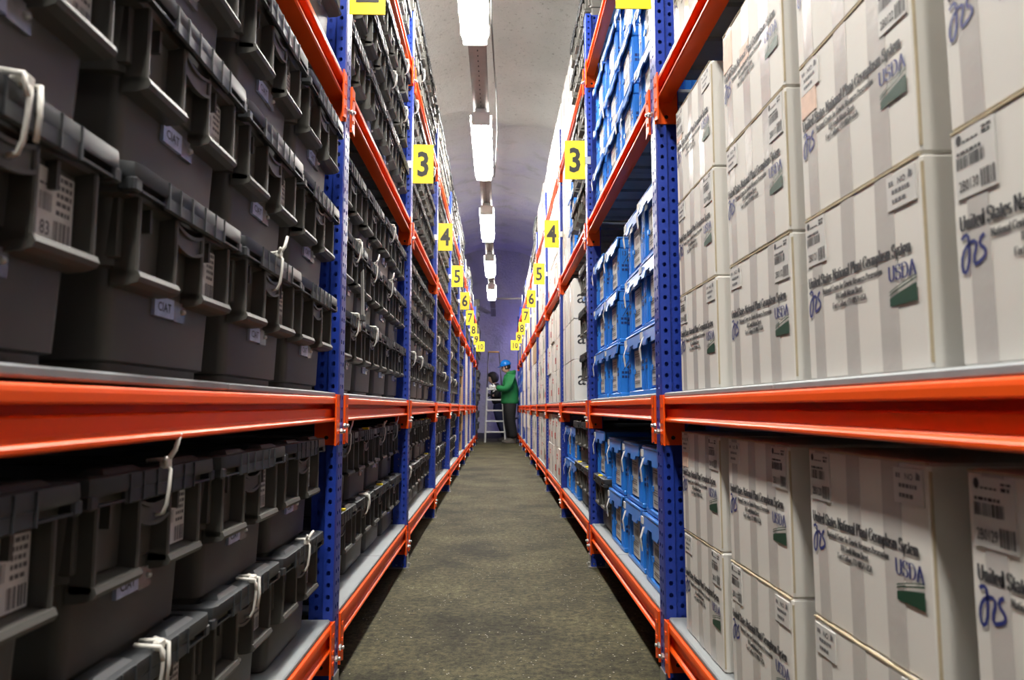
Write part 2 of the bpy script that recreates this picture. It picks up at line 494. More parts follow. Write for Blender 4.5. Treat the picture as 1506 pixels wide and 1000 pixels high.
# ------------------------------------------------------------------ lamps on a cable tray
LAX, LAZ = -0.14, 3.1
def lamp_x(y):
    return -0.15 + 0.0028 * y
tray = MB()
tray.box(-.058, .058, 0, LEN - .2, 0.0, 0.004)
tray.box(-.062, -.056, 0, LEN - .2, 0.0, 0.045)
tray.box(.056, .062, 0, LEN - .2, 0.0, 0.045)
to = obj('cable_tray', tray.mesh('cable_tray', [M['tray']]), None, (lamp_x(BACK_Y), BACK_Y + .1, LAZ + .11), -0.0028)
tag(to, 'long grey perforated cable tray carrying the row of ceiling lamps', 'cable tray')
hol = MB()
for i in range(330):
    y = 0.05 + i * 0.074
    hol.box(-.004, .004, y, y + .02, -.0012, 0.0)
h = obj('perforation', hol.mesh('perforation', [M['dark']]), to)
h['kind'] = 'stuff'
jn = MB().box(-.064, .064, -.01, .01, -.004, .05)
jme = jn.mesh('joint_bracket', [M['zinc']])
rod = MB().tube([(0, 0, 0.004), (0, 0, 1.6)], .004, 6)
rod_me = rod.mesh('hanger_rod', [M['zinc']])
for i in range(9):
    y = 0.85 + i * 2.65
    if y < LEN - .3:
        obj('joint_bracket', jme, to, (0, y + 1.0, 0))
        obj('hanger_rod', rod_me, to, (0, y + 1.0, 0))
lh = MB()
lh.cbox(-.05, .05, 0, 1.32, .052, .11, .008)
lh.cbox(-.062, .062, -.034, 1.354, .0555, .060, .002)
lh_me = lh.mesh('housing', [M['housing']])
le_me = [None, None]
for q, (y0, y1) in enumerate(((-.046, -.031), (1.351, 1.366))):
    le_me[q] = MB().cbox(-.076, .076, y0, y1, -.05, .06, .006).mesh('end_cap', [M['housing']])
ld = MB()
prof = [(-.055, .055), (-.08, .035), (-.085, .0), (-.072, -.035), (-.045, -.052), (.045, -.052), (.072, -.035), (.085, 0), (.08, .035), (.055, .055)]
rings = [[(x * k, y, z if z > 0 else z * k) for x, z in prof] for y, k in ((-.03, .86), (-.012, .98), (0, 1), (1.32, 1), (1.332, .98), (1.35, .86))]
ld.loft(rings)
ld_me = ld.mesh('diffuser', [M['lamp']])
lc = MB()
for y in (.0, .26, .53, .79, 1.06, 1.30):
    for s in (-1, 1):
        lc.box(s * .083 - .006, s * .083 + .006, y, y + .022, -.004, .05)
lc_me = lc.mesh('clip', [M['housing']])
order = {0: 'first lamp from the near end', 1: 'second lamp from the near end', 2: 'third lamp from the near end', 3: 'fourth lamp from the near end', 4: 'last lamp by the end wall'}
for i in range(-3, 5):
    y = 2.87 + 2.65 * i
    if i < 0 and i != -1 and i != -2:
        continue
    t = bpy.data.objects.new('ceiling_lamp', None)
    COL.objects.link(t)
    t.location = (lamp_x(y), y, LAZ)
    if i >= 0:
        tag(t, 'bright tubular ceiling lamp under the cable tray, ' + order[i], 'lamp', 'ceiling lamps in one row')
    else:
        tag(t, 'ceiling lamp above and behind the viewer, number %s back' % ('one' if i == -1 else 'two'), 'lamp', 'ceiling lamps in one row')
    obj('housing', lh_me, t)
    obj('diffuser', ld_me, t)
    for q in le_me:
        obj('end_cap', q, t)
    cl = obj('clip', lc_me, t)
    cl['kind'] = 'stuff'
wlm = empty_lamp = bpy.data.objects.new('wall_lamp', None)  # unseen lamp, added to brighten the end wall and tint it violet
COL.objects.link(wlm)
wlm.location = (WALL_X - .12, 17.75, 2.3)
tag(wlm, 'added unseen bluish lamp on the side wall beyond the carton rack', 'lamp')
mb = MB().cbox(-.03, .12, -.12, .12, -.09, .09, .01)
obj('housing', mb.mesh('housing', [M['housing']]), wlm)
mb = MB().cbox(-.10, -.03, -.10, .10, -.07, .07, .015)
obj('diffuser', mb.mesh('diffuser', [M['lamp_blue']]), wlm)
cb = MB()
cb.tube([(0.075 + 0.02 * math.sin(k * .9), 0.5 + k * .62, 3.24 + .03 * math.sin(k * 1.7)) for k in range(12)], .006, 6)
tag(obj('power_cable', cb.mesh('power_cable', [M['cable']]), None, (-.1, 0, 0)), 'thin dark cable running beside the tray over the aisle', 'cable')
cd = MB().tube([(-.02, 16.0, 3.27), (WALL_X + .12, 16.0, 3.29)], .021, 10)
tag(obj('conduit_pipe', cd.mesh('conduit_pipe', [M['conduit']])), 'pale horizontal pipe from the last lamp to the side wall', 'pipe')

# ------------------------------------------------------------------ racks
def holed_strip(mb, x0, x1, y, z0, n, pitch, r, axis, mi=0):
    """flat strip in the x-z (or y-z) plane with a row of real holes"""
    xc, hw = (x0 + x1) / 2, (x1 - x0) / 2
    base = [(-1, -1), (0, -1), (1, -1), (1, 0), (1, 1), (0, 1), (-1, 1), (-1, 0)]
    ang = [225, 270, 315, 0, 45, 90, 135, 180]
    for i in range(n):
        zc = z0 + (i + .5) * pitch
        o = [(xc + a * hw, zc + b * pitch / 2) for a, b in base]
        q = [(xc + r * math.cos(math.radians(t)), zc + r * 1.15 * math.sin(math.radians(t))) for t in ang]
        P = (lambda a, b: (a, y, b)) if axis == 'x' else (lambda a, b: (y, a, b))
        vs = [P(*p) for p in o] + [P(*p) for p in q]
        fs = [(j, (j + 1) % 8, 8 + (j + 1) % 8, 8 + j) for j in range(8)]
        mb.add(vs, fs, mi)

def make_post(s):
    """upright of one rack; x = 0 is the aisle face, the body lies towards s * -x ... s=+1: aisle on +x side"""
    mb = MB()
    n, p = 90, POST_H / 90
    X = lambda d: -s * d
    for y in (0.0, PW):
        holed_strip(mb, min(X(.002), X(.030)), max(X(.002), X(.030)), y, 0, n, p, .0058, 'x')
    for y in (.015, PW - .015):
        holed_strip(mb, min(X(.030), X(.072)), max(X(.030), X(.072)), y, 0, n, p, .0058, 'x')
    holed_strip(mb, .014, .040, X(0), 0, n, p, .0058, 'y')
    holed_strip(mb, .040, .066, X(0), 0, n, p, .0058, 'y')
    def q(x0, y0, x1, y1):
        mb.add([(x0, y0, 0), (x1, y1, 0), (x1, y1, POST_H), (x0, y0, POST_H)], [(0, 1, 2, 3)])
    q(X(.002), 0, X(0), .014); q(X(0), .066, X(.002), PW)
    q(X(.03), 0, X(.03), .015); q(X(.03), PW - .015, X(.03), PW)
    q(X(.072), .015, X(.072), PW - .015)
    mb.add([(X(0), 0.002, POST_H), (X(.03), 0, POST_H), (X(.03), .015, POST_H), (X(.072), .015, POST_H), (X(.072), PW - .015, POST_H), (X(.03), PW - .015, POST_H), (X(.03), PW, POST_H), (X(0), PW - .002, POST_H)], [tuple(range(8))])
    return mb.mesh('perforated_post', [M['blue_paint']])

BEAMP = [(-.045, .070), (-.005, .070), (-.001, .067), (0, .062), (0, .052), (-.002, .0495), (-.040, .049), (-.040, .038),
         (-.016, .0375), (-.013, .035), (-.013, .016), (-.009, .012), (-.003, .010), (0, .007), (0, .003), (-.004, 0), (-.045, 0)]

def make_beam(length, s):
    mb = MB()
    mb.ext([(s * x, z) for x, z in BEAMP], 0, length)
    return mb.mesh('rail', [M['orange']])

def make_connector(s, far):
    """welded end plate: flat against the post's side and lapping round the aisle face"""
    mb = MB()
    z0, z1 = -.066, .077
    y0, y1 = (0, .004) if not far else (-.004, 0)
    xs = sorted((s * -.064, s * .005))
    mb.box(xs[0], xs[1], y0, y1, z0, z1)
    xs = sorted((s * .001, s * .005))
    a, b = (-.039, .004) if far else (-.004, .039)
    # aisle side wing, slightly shorter towards the foot
    w = [(a, z0 + (.012 if not far else 0)), (b, z0 + (0 if not far else .012)), (b, z1), (a, z1)]
    mb.loft([[(xs[0], y, z) for y, z in w], [(xs[1], y, z) for y, z in w]])
    # hooks stamped in the wing
    for zc in (.045, .0, -.03):
        xs2 = sorted((s * .005, s * .0075))
        c = (a + b) / 2
        mb.box(xs2[0], xs2[1], c - .006, c + .006, zc - .004, zc + .004)
    # gusset
    return mb.mesh('connector', [M['orange']])

def make_bolt(s):
    mb = MB()
    mb.tube([(s * .004, 0, 0), (s * .010, 0, 0)], .0085, 6, sm=False)
    mb.tube([(s * .010, 0, 0), (s * .018, 0, 0)], .005, 8)
    return mb.mesh('bolt', [M['zinc']])
def make_hole():
    mb = MB()
    mb.tube([(0, -.0045, 0), (0, .0045, 0)], .006, 8)
    return mb.mesh('pin_hole', [M['dark']])
hole_me = make_hole()

RACK = {'L': ('tote rack', -LX, 1), 'R': ('carton rack', RX, -1)}
LEVEL = {1: 'bottom', 2: 'middle', 3: 'upper', 4: 'top'}
WORD = ('zero', 'one', 'two', 'three', 'four', 'five', 'six', 'seven', 'eight', 'nine', 'ten')
def bay_name(k):
    return 'front bay' if k == 1 else 'bay signed ' + WORD[k]

foot_me, brace_me, rear_me = {}, {}, {}
for side, (rname, X0, s) in RACK.items():
    pm = make_post(s)
    fb = MB()
    xs = sorted((s * .012, s * -.09))
    fb.box(xs[0], xs[1], -.012, PW + .012, 0, .005)
    xs = sorted((s * .0, s * .004))
    fb.box(xs[0], xs[1], .01, PW - .01, 0, .06)
    xa = s * .008
    fb.tube([(xa, .024, .0), (xa, .024, .022)], .007, 6, sm=False)
    foot = fb.mesh('base_plate', [M['zinc']])
    rb = MB()
    xs = sorted((s * -.60, s * -.67))
    rb.box(xs[0], xs[1], .012, PW - .012, 0, POST_H)
    rear = rb.mesh('plain_post', [M['blue_paint']])
    br = []
    for i in range(4):
        b = MB()
        z0, z1 = .15 + i * .68, .15 + (i + 1) * .68
        za, zb = (z0, z1) if i % 2 == 0 else (z1, z0)
        b.tube([(s * -.072, PW / 2, za), (s * -.6, PW / 2, zb)], .012, 4, sm=False)
        br.append(b.mesh('brace', [M['blue_paint']]))
    bolt = make_bolt(s)
    cn, cf = make_connector(s, True), make_connector(s, False)
    for k in range(0, NB + 1):
        y = post_y(k)
        t = bpy.data.objects.new('upright_frame', None)
        COL.objects.link(t)
        t.location = (X0, y, 0)
        if k == 0:
            lab = 'blue perforated upright frame at the near end of the %s' % rname
        elif k == NB:
            lab = 'blue perforated upright frame at the end wall, closing the %s' % rname
        else:
            lab = 'blue perforated upright frame where %s begins, %s' % (bay_name(k + 1), rname)
        tag(t, lab, 'rack upright', 'uprights of the ' + rname)
        obj('perforated_post', pm, t)
        obj('plain_post', rear, t)
        obj('base_plate', foot, t)
        for b in br:
            obj('brace', b, t)
    for k in range(1, NB + 1):
        ya, yb = post_y(k - 1) + PW, post_y(k)
        rail = make_beam(yb - ya - .008, s)
        dk = []
        ln = (yb - ya) / 2 - .004
        mb = MB()
        xs = sorted((s * -.007, s * -.64))
        mb.cbox(xs[0], xs[1], 0, ln, 0, DECK_T, .003)
        for q in range(5):
            yy = ln * (q + .5) / 5
            xs2 = sorted((s * -.06, s * -.62))
            mb.box(xs2[0], xs2[1], yy - .01, yy + .01, -.012, 0.0)
        deck = mb.mesh('deck_panel', [M['steel']])
        for lv in (1, 2, 3, 4):
            if lv == 4 and k == 1:
                continue
            zt = DECK[lv] - DECK_T - .070
            t = bpy.data.objects.new('shelf_beam', None)
            COL.objects.link(t)
            t.location = (X0, ya + .004, zt)
            if k == 1 and lv == 2 and side == 'L':
                t.location.z -= .006
                t.rotation_euler.x = 0.0045
            tag(t, 'orange shelf beam, %s shelf, %s, %s' % (LEVEL[lv], bay_name(k), rname), 'shelf beam', 'orange shelf beams of the ' + rname)
            obj('rail', rail, t)
            for nm, me, yy, yb_ in (('connector', cf, -.004, -.018), ('connector', cn, yb - ya - .004, .018)):
                c = obj(nm, me, t, (0, yy, 0))
                obj('bolt', bolt, c, (s * .001, yb_, -.028 if yb_ > 0 else -.012))
                if yb_ > 0:
                    obj('pin_hole', hole_me, c, (s * -.03, 0, -.045))
            for hf in (0, 1):
                d = obj('deck_panel', deck, None, (X0, ya + .002 + hf * (ln + .004), DECK[lv] - DECK_T))
                tag(d, 'grey steel deck panel, %s half of %s shelf, %s, %s' % ('nearer' if hf == 0 else 'farther', LEVEL[lv], bay_name(k), rname), 'deck panel', 'deck panels of the ' + rname)

# yellow bay signs
for k in range(2, NB + 1):
    for side, (rname, X0, s) in RACK.items():
        w = .108 if k < 10 else .178
        mb = MB().cbox(0, w, 0, .003, -.105, .105, .001)
        t = bpy.data.objects.new('bay_sign', None)
        COL.objects.link(t)
        x = X0 + .008 if side == 'L' else X0 - .010 - w
        t.location = (x, post_y(k - 1) - .012, 2.072 if side == 'L' else 2.10)
        tag(t, 'yellow sign plate with black number %s on the %s' % (WORD[k], rname), 'sign', 'yellow bay number signs')
        obj('plate', mb.mesh('plate', [M['yellow']]), t)
        dm = MB()
        dm.add(*sans(str(k), .18 if k < 10 else .165, w / 2, -.062, -.0008, bold=0.026 if k < 10 else 0.034, sx=.78))
        obj('number', dm.mesh('number', [M['sign_ink']]), t)
        bk = MB()
        if side == 'L':
            bk.box(-.03, .02, .0035, .012, -.02, .02)
        else:
            bk.box(w - .02, w + .03, .0035, .012, -.02, .02)
        obj('bracket', bk.mesh('bracket', [M['zinc']]), t)

# ------------------------------------------------------------------ container kinds
def rrect(w, y0, y1, r, z, n=3):
    pts = []
    for cx, cy, a in ((w / 2 - r, y0 + r, -90), (w / 2 - r, y1 - r, 0), (-w / 2 + r, y1 - r, 90), (-w / 2 + r, y0 + r, 180)):
        for i in range(n + 1):
            t = math.radians(a + 90 * i / n)
            pts.append((cx + r * math.cos(t), cy + r * math.sin(t), z))
    return pts

TH = 0.246   # stacking pitch of the black totes
def tote_body(mb, mi=0, n=3):
    R = []
    for w, y0, z in ((.272, .018, 0), (.278, .016, .004), (.278, .016, .013), (.294, .008, .016), (.303, .004, .128), (.318, .0, .131),
                     (.328, -.002, .214), (.348, -.018, .217), (.350, -.020, .236), (.33, -.01, .238)):
        R.append(rrect(w, y0, .55 - y0, .016, z, n))
    mb.loft(R, True, mi)
def tote_ribs(mb, mi=0):
    for x in (-.152, .152):
        mb.cbox(x - .006, x + .006, -.006, .03, .14, .216, .002, mi)
def tote_lid(mb, mi=0, n=2):
    o = [rrect(.358, -.034, .572, .014, .232, n), rrect(.362, -.036, .574, .014, .237, n), rrect(.359, -.035, .572, .014, .2535, n), rrect(.353, -.031, .57, .014, .255, n),
         rrect(.322, -.004, .552, .014, .255, n), rrect(.316, .0, .55, .014, .246, n)]
    mb.loft(o, True, mi)
    # skirt along the middle of the front; the slots over the pockets stay open
    mb.cbox(-.098, .098, -.0355, -.026, .215, .236, .003, mi)
    for s in (-1, 1):
        mb.cbox(min(s * .160, s * .179), max(s * .160, s * .179), -.035, -.012, .217, .236, .003, mi)
        x0, x1 = sorted((s * .10, s * .16))
        mb.box(x0, x1, -.0345, -.026, .2195, .2225, mi)
        x0, x1 = sorted((s * .045, s * .138))
        mb.loft([[(x0, -.026, .254), (x1, -.026, .254), (x1, .006, .254), (x0, .006, .254)],
                 [(x0 + .012, -.018, .2615), (x1 - .012, -.018, .2615), (x1 - .012, .003, .2615), (x0 + .012, .003, .2615)]], True, mi)
        for x in (.022, .06, .094):
            mb.box(s * x - .0015, s * x + .0015, -.0375, -.034, .217, .253, mi)
def tote_pocket(mb, s, mi=0):
    xc, hw = s * .094, .051
    for x in (xc - hw, xc + hw):
        mb.cbox(x - .004, x + .004, -.026, .004, .116, .219, .002, mi)
    # floor ledge of the pocket, a thick rounded lip
    P = [(.006, .106), (-.016, .108), (-.028, .112), (-.031, .118), (-.028, .125), (-.006, .128), (.006, .128)]
    mb.ext([(y, z) for y, z in P], xc - hw - .004, xc + hw + .004, mi, 'x')
    mb.box(xc - .003, xc + .003, -.014, .002, .185, .218, mi)
def tote_band(mb, mi=0):
    n = 10
    for zt, zb, y0, y1 in ((.212, .186, -.022, -.018), (.189, .184, -.026, -.018), (.214, .209, -.026, -.018)):
        rings = []
        for i in range(n + 1):
            t = -1 + 2 * i / n
            sag = .009 * (1 - t * t)
            x = t * .043
            rings.append([(x, y0, zb - sag), (x, y1, zb - sag), (x, y1, zt - sag), (x, y0, zt - sag)])
        mb.loft(rings, True, mi)
def bars(mb, x0, x1, z0, z1, y, n, mi=0, seed=1):
    r = random.Random(seed)
    x = x0
    while x < x1 - .0005:
        w = (x1 - x0) / n * r.choice((.5, .5, .9, 1.4))
        mb.add([(x, y, z0), (min(x + w, x1), y, z0), (min(x + w, x1), y, z1), (x, y, z1)], [(0, 1, 2, 3)], mi)
        x += w + (x1 - x0) / n * r.choice((.5, .7, 1.1))
def dashes(mb, x0, x1, z, h, y, mi=0, seed=1):
    r = random.Random(seed)
    x = x0
    while x < x1 - .002:
        w = r.uniform(.003, .008)
        mb.add([(x, y, z), (min(x + w, x1), y, z), (min(x + w, x1), y, z + h), (x, y, z + h)], [(0, 1, 2, 3)], mi)
        x += w + .0016

def mesh_of(fn, name, mats):
    mb = MB()
    fn(mb)
    return mb.mesh(name, mats)
def soft(me, ang=0.6):
    me.polygons.foreach_set('use_smooth', [True] * len(me.polygons))
    me.set_sharp_from_angle(angle=ang)
    return me
TM = {}
TM['body'] = soft(mesh_of(lambda mb: (tote_body(mb), tote_ribs(mb)), 'body', [M['black']]))
TM['lid'] = soft(mesh_of(tote_lid, 'lid', [M['lid']]))
TM['pocket_a'] = mesh_of(lambda mb: tote_pocket(mb, -1), 'grip_pocket', [M['black']])
TM['pocket_b'] = mesh_of(lambda mb: tote_pocket(mb, 1), 'grip_pocket', [M['black']])
TM['band'] = mesh_of(tote_band, 'latch_band', [M['black']])
TM['label'] = mesh_of(lambda mb: mb.box(.076, .138, -.0045, -.001, .130, .207), 'barcode_label', [M['paper']])
def label_print(mb, num=None, seed=1):
    y = -.0048
    bars(mb, .080, .100, .162, .181, y, 9, 0, seed)
    bars(mb, .105, .135, .133, .155, y, 12, 0, seed + 5)
    for z in (.199, .190, .181, .172, .162):
        dashes(mb, .108, .134, z, .005, y, 0, seed + int(z * 1e4))
    dashes(mb, .079, .100, .188, .003, y, 0, seed)
    if num:
        mb.add(*sans(num, .021, .091, .137, y, bold=.01, sx=.8))
TM['print'] = [mesh_of(lambda mb, k=k: label_print(mb, None, 10 * k + 3), 'barcode', [M['ink_soft']]) for k in range(3)]
TM['print83'] = mesh_of(lambda mb: label_print(mb, '83', 77), 'barcode', [M['ink_soft']])
def st(mb):
    mb.box(-.045, .012, .000, .009, .084, .112, 0)
def sl(mb):
    mb.box(.012, .048, .000, .009, .082, .111, 0)
TM['sticker'] = mesh_of(st, 'sticker', [M['sticker']])
TM['sleeve'] = mesh_of(sl, 'seal_sleeve', [M['foil']])
TM['ciat'] = mesh_of(lambda mb: mb.add(*sans('CIAT', .018, -.017, .092, -.0004, bold=.012)), 'lettering', [M['ink']])
TM['stud'] = mesh_of(lambda mb: mb.tube([(.038, .001, .098), (.038, -.005, .098)], [.005, .003], 8), 'seal_stud', [M['zinc']])
def tie(mb, kind):
    r = .0026
    loop = [(.008, -.006, .262), (.004, -.03, .264), (0, -.043, .250), (-.002, -.043, .225), (-.001, -.040, .202), (.001, -.034, .190), (.002, -.024, .188)]
    mb.tube(loop, [r * 1.3, r * 1.3, r, r, r, r, r], 6)
    mb.cbox(-.008, .010, -.041, -.030, .252, .266, .002)
    if kind == 0:      # long upright tail
        mb.tube([(.004, -.036, .262), (.012, -.043, .278), (.018, -.046, .300)], [.004, .0036, .003], 5)
        mb.tube([(-.004, -.036, .260), (-.020, -.045, .268)], [.0036, .003], 5)
    elif kind == 1:    # short crossed ends
        mb.tube([(.004, -.036, .262), (.024, -.045, .280)], [.004, .003], 5)
        mb.tube([(-.002, -.036, .262), (-.024, -.043, .277)], [.0036, .003], 5)
    else:              # twisted double loop
        mb.tube([(.02, -.02, .262), (.012, -.044, .258), (.010, -.046, .228), (.013, -.042, .205)], .003, 6)
        mb.tube([(-.016, -.01, .264), (-.012, -.044, .260), (-.008, -.046, .24)], .003, 6)
TM['tie'] = [mesh_of(lambda mb, k=k: tie(mb, k), 'cable_tie', [M['nylon']]) for k in range(3)]
def hang(mb):
    mb.box(.0, .034, -.062, -.059, .25, .40)
TM['strip'] = mesh_of(lambda mb: mb.loft([[(-.002, -.060, .256), (.026, -.046, .256), (.026, -.044, .256), (-.002, -.058, .256)], [(-.026, -.060, .405), (.004, -.046, .40), (.004, -.044, .40), (-.026, -.058, .405)]]), 'tag_strip', [M['nylon']])
TM['strip_end'] = mesh_of(lambda mb: mb.cbox(-.002, .026, -.060, -.042, .240, .260, .002), 'strip_end', [M['cable']])
TM['chip'] = mesh_of(lambda mb: mb.cbox(-.012, .012, -.034, -.008, .2535, .262, .002), 'lock_tag', [M['yellow']])
def far_tote(mb):
    tote_body(mb, 0, 1); tote_lid(mb, 1, 1); tote_pocket(mb, -1); tote_pocket(mb, 1); tote_band(mb)
    mb.box(.078, .138, -.0045, -.001, .131, .206, 2)
    mb.box(-.035, .02, .0, .009, .084, .112, 3)
TM['far'] = mesh_of(far_tote, 'black_tote', [M['black'], M['lid'], M['paper_grey'], M['foil']])
TM['mid_shell'] = mesh_of(lambda mb: (tote_body(mb, 0, 1), tote_pocket(mb, -1), tote_pocket(mb, 1), tote_band(mb)), 'body', [M['black']])
TM['mid_lid'] = mesh_of(lambda mb: tote_lid(mb, 0, 1), 'lid', [M['lid']])

def empty(name, loc, rz):
    t = bpy.data.objects.new(name, None)
    COL.objects.link(t)
    t.location = loc
    t.rotation_euler = (0, 0, rz)
    return t

def put_tote(loc, rz, detail, opt):
    if detail == 0:
        return obj('black_tote', TM['far'], None, loc, rz)
    t = empty('black_tote', loc, rz)
    if detail == 1:
        obj('body', TM['mid_shell'], t)
        obj('lid', TM['mid_lid'], t)
        if opt.get('label', True):
            obj('barcode_label', TM['label'], t)['label'] = 'white paper barcode label'
    else:
        obj('body', TM['body'], t)
        obj('lid', TM['lid'], t)
        obj('grip_pocket', TM['pocket_a'], t)
        obj('grip_pocket', TM['pocket_b'], t)
        obj('latch_band', TM['band'], t)
        if opt.get('label', True):
            lb = obj('barcode_label', TM['label'], t)
            lb['label'] = 'white paper barcode label'
            obj('barcode', TM['print83'] if opt.get('num') else random.choice(TM['print']), lb)
    if detail == 2 or opt.get('sticker'):
        if opt.get('sticker', True):
            sk = obj('sticker', TM['sticker'], t)
            sk['label'] = 'pale blue sticker reading CIAT'
            if detail == 2:
                obj('lettering', TM['ciat'], sk)
        sv = obj('seal_sleeve', TM['sleeve'], t)
        sv['label'] = 'shiny clear sleeve with a stud'
        if detail == 2:
            obj('seal_stud', TM['stud'], sv)
    if opt.get('tie') is not None:
        obj('cable_tie', TM['tie'][opt['tie']], t)['label'] = 'white nylon cable tie'
    if opt.get('chip'):
        obj('lock_tag', TM['chip'], t)['label'] = 'small yellow lock tag'
    if opt.get('strip'):
        q = obj('tag_strip', TM['strip'], t)
        q['label'] = 'long white tag strip'
        obj('strip_end', TM['strip_end'], q)
    return t

# ---- blue crates
CH = 0.226
def crate_body(mb, mi=0):
    for z0, z1, w, y0 in ((0, .020, .344, -.006),):
        mb.cbox(-w / 2, w / 2, y0, .55 - y0, z0, z1, .004, mi)
    mb.loft([rrect(.316, .012, .538, .008, .018, 1), rrect(.326, .008, .542, .008, .182, 1)], True, mi)
    mb.cbox(-.171, .171, -.004, .554, .176, CH - .006, .004, mi)
    for s in (-1, 1):                         # ribbed corner columns on the front
        x0, x1 = sorted((s * .098, s * .166))
        mb.cbox(x0, x1, -.004, .03, .016, .18, .004, mi)
        for x in (.112, .132, .152):
            mb.box(s * x - .003, s * x + .003, -.008, -.003, .02, .178, mi)
        for yy in (.09, .26, .43):           # side ribs
            xs = sorted((s * .158, s * .169))
            mb.cbox(xs[0], xs[1], yy - .012, yy + .012, .018, .178, .003, mi)
def crate_lid(mb, mi=0):
    mb.cbox(-.175, .175, -.010, .56, CH - .010, CH - .002, .002, mi)
    # folded front flap hanging over the rim, with its notched lower edge
    P = [(-.172, .226), (-.172, .186), (-.120, .182), (-.108, .170), (-.060, .170), (-.050, .188), (.02, .190), (.035, .172), (.118, .172), (.128, .186), (.172, .188), (.172, .226)]
    q = [[(x, -.016 - (.226 - z) * .16, z - .004) for x, z in P], [(x, -.010 - (.226 - z) * .16, z - .004) for x, z in P]]
    mb.loft(q, True, mi)
    mb.tube([(-.165, -.013, CH - .005), (.165, -.013, CH - .005)], .006, 6, mi)
def crate_holder(mb, mi=0):
    mb.cbox(-.096, .096, .0005, .012, .024, .174, .002, mi)
    mb.box(-.062, -.04, -.0085, .003, .082, .098, mi)
def crate_label(mb, mi=0):
    mb.box(-.058, .060, -.003, .002, .030, .100, mi)
    mb.box(-.052, .064, -.0035, .0015, .095, .166, mi)
def crate_print(mb, seed, mi=0):
    y = -.0042
    for z in (.15, .142, .086, .078, .07, .052, .044):
        dashes(mb, -.044, .05, z, .004, y, mi, seed + int(z * 1e4))
    bars(mb, -.02, .05, .108, .132, y, 20, mi, seed)
def crate_slots(mb, mi=0):
    for s in (-1, 1):
        for z in (.098, .116):
            for i in range(4):
                y = .002 + i * .013
                xs = sorted((s * .160, s * .1675))
                mb.box(xs[0], xs[1], y, y + .010, z - .018, z - .008, mi)
        for z in (.09, .112):
            xs = sorted((s * .118, s * .146))
            mb.box(xs[0], xs[1], -.0086, -.003, z, z + .012, mi)
def crate_flag(mb, mi=0):
    mb.loft([[(-.100, -.030, .186), (-.062, -.030, .192), (-.062, -.028, .192), (-.100, -.028, .186)],
             [(-.100, -.040, .150), (-.066, -.042, .155), (-.066, -.040, .155), (-.100, -.038, .150)],
             [(-.088, -.036, .108), (-.074, -.036, .112), (-.074, -.034, .112), (-.088, -.034, .108)]], True, mi)
CM = {}
CM['body'] = mesh_of(crate_body, 'body', [M['crate']])
CM['lid'] = mesh_of(crate_lid, 'lid', [M['crate_lid']])
CM['holder'] = mesh_of(crate_holder, 'label_holder', [M['crate']])
CM['label'] = mesh_of(crate_label, 'paper_label', [M['paper_grey']])
CM['print'] = [mesh_of(lambda mb, k=k: crate_print(mb, 31 * k + 2), 'barcode', [M['ink_soft']]) for k in range(3)]
CM['slots'] = mesh_of(crate_slots, 'grip_slot', [M['crate_slot']])
CM['flag'] = mesh_of(crate_flag, 'paper_flag', [M['paper']])
CM['tab'] = mesh_of(lambda mb: mb.box(-.165, -.130, -.0235, -.0195, .190, .214), 'tab_sticker', [M['paper_grey']])
def far_crate(mb):
    crate_body(mb, 0); crate_lid(mb, 1); crate_holder(mb, 0); crate_label(mb, 2); crate_slots(mb, 3); crate_flag(mb, 2)
CM['far'] = mesh_of(far_crate, 'blue_crate', [M['crate'], M['crate_lid'], M['paper_grey'], M['crate_slot']])
for _m in [CM[k] for k in ('body', 'lid', 'holder', 'label', 'slots', 'flag', 'tab', 'far')] + CM['print']:
    for _v in _m.vertices:
        _v.co.x *= .895
def hand_mesh(txt):
    a, b = txt.split('/')
    mb = MB()
    X = .1496
    for t, cx, cz in ((a, .012, .146), (b, .034, .116)):
        vs, fs = sans(t, .027, 0, 0, 0, bold=.004, sx=.8)
        mb.add([(X, cx + x, cz + z) for x, y, z in vs], fs)
    mb.add([(X, .008, .112), (X, .0105, .112), (X, .044, .170), (X, .0415, .170)], [(0, 1, 2, 3)])
    return mb.mesh('handwriting', [M['ink']])

def put_crate(loc, rz, detail, opt):
    if detail == 0:
        return obj('blue_crate', CM['far'], None, loc, rz)
    t = empty('blue_crate', loc, rz)
    obj('body', CM['body'], t)
    l = obj('lid', CM['lid'], t)
    h = obj('label_holder', CM['holder'], t)
    p = obj('paper_label', CM['label'], t)
    p['label'] = 'white paper label'
    if detail == 2:
        obj('barcode', random.choice(CM['print']), p)
        obj('tab_sticker', CM['tab'], l)
    obj('grip_slot', CM['slots'], t)['kind'] = 'stuff'
    if opt.get('flag', True):
        obj('paper_flag', CM['flag'], t)['label'] = 'loose white paper strip'
    if opt.get('hand'):
        obj('handwriting', hand_mesh(opt['hand']), t)['label'] = 'handwritten ' + opt['hand']
    return t

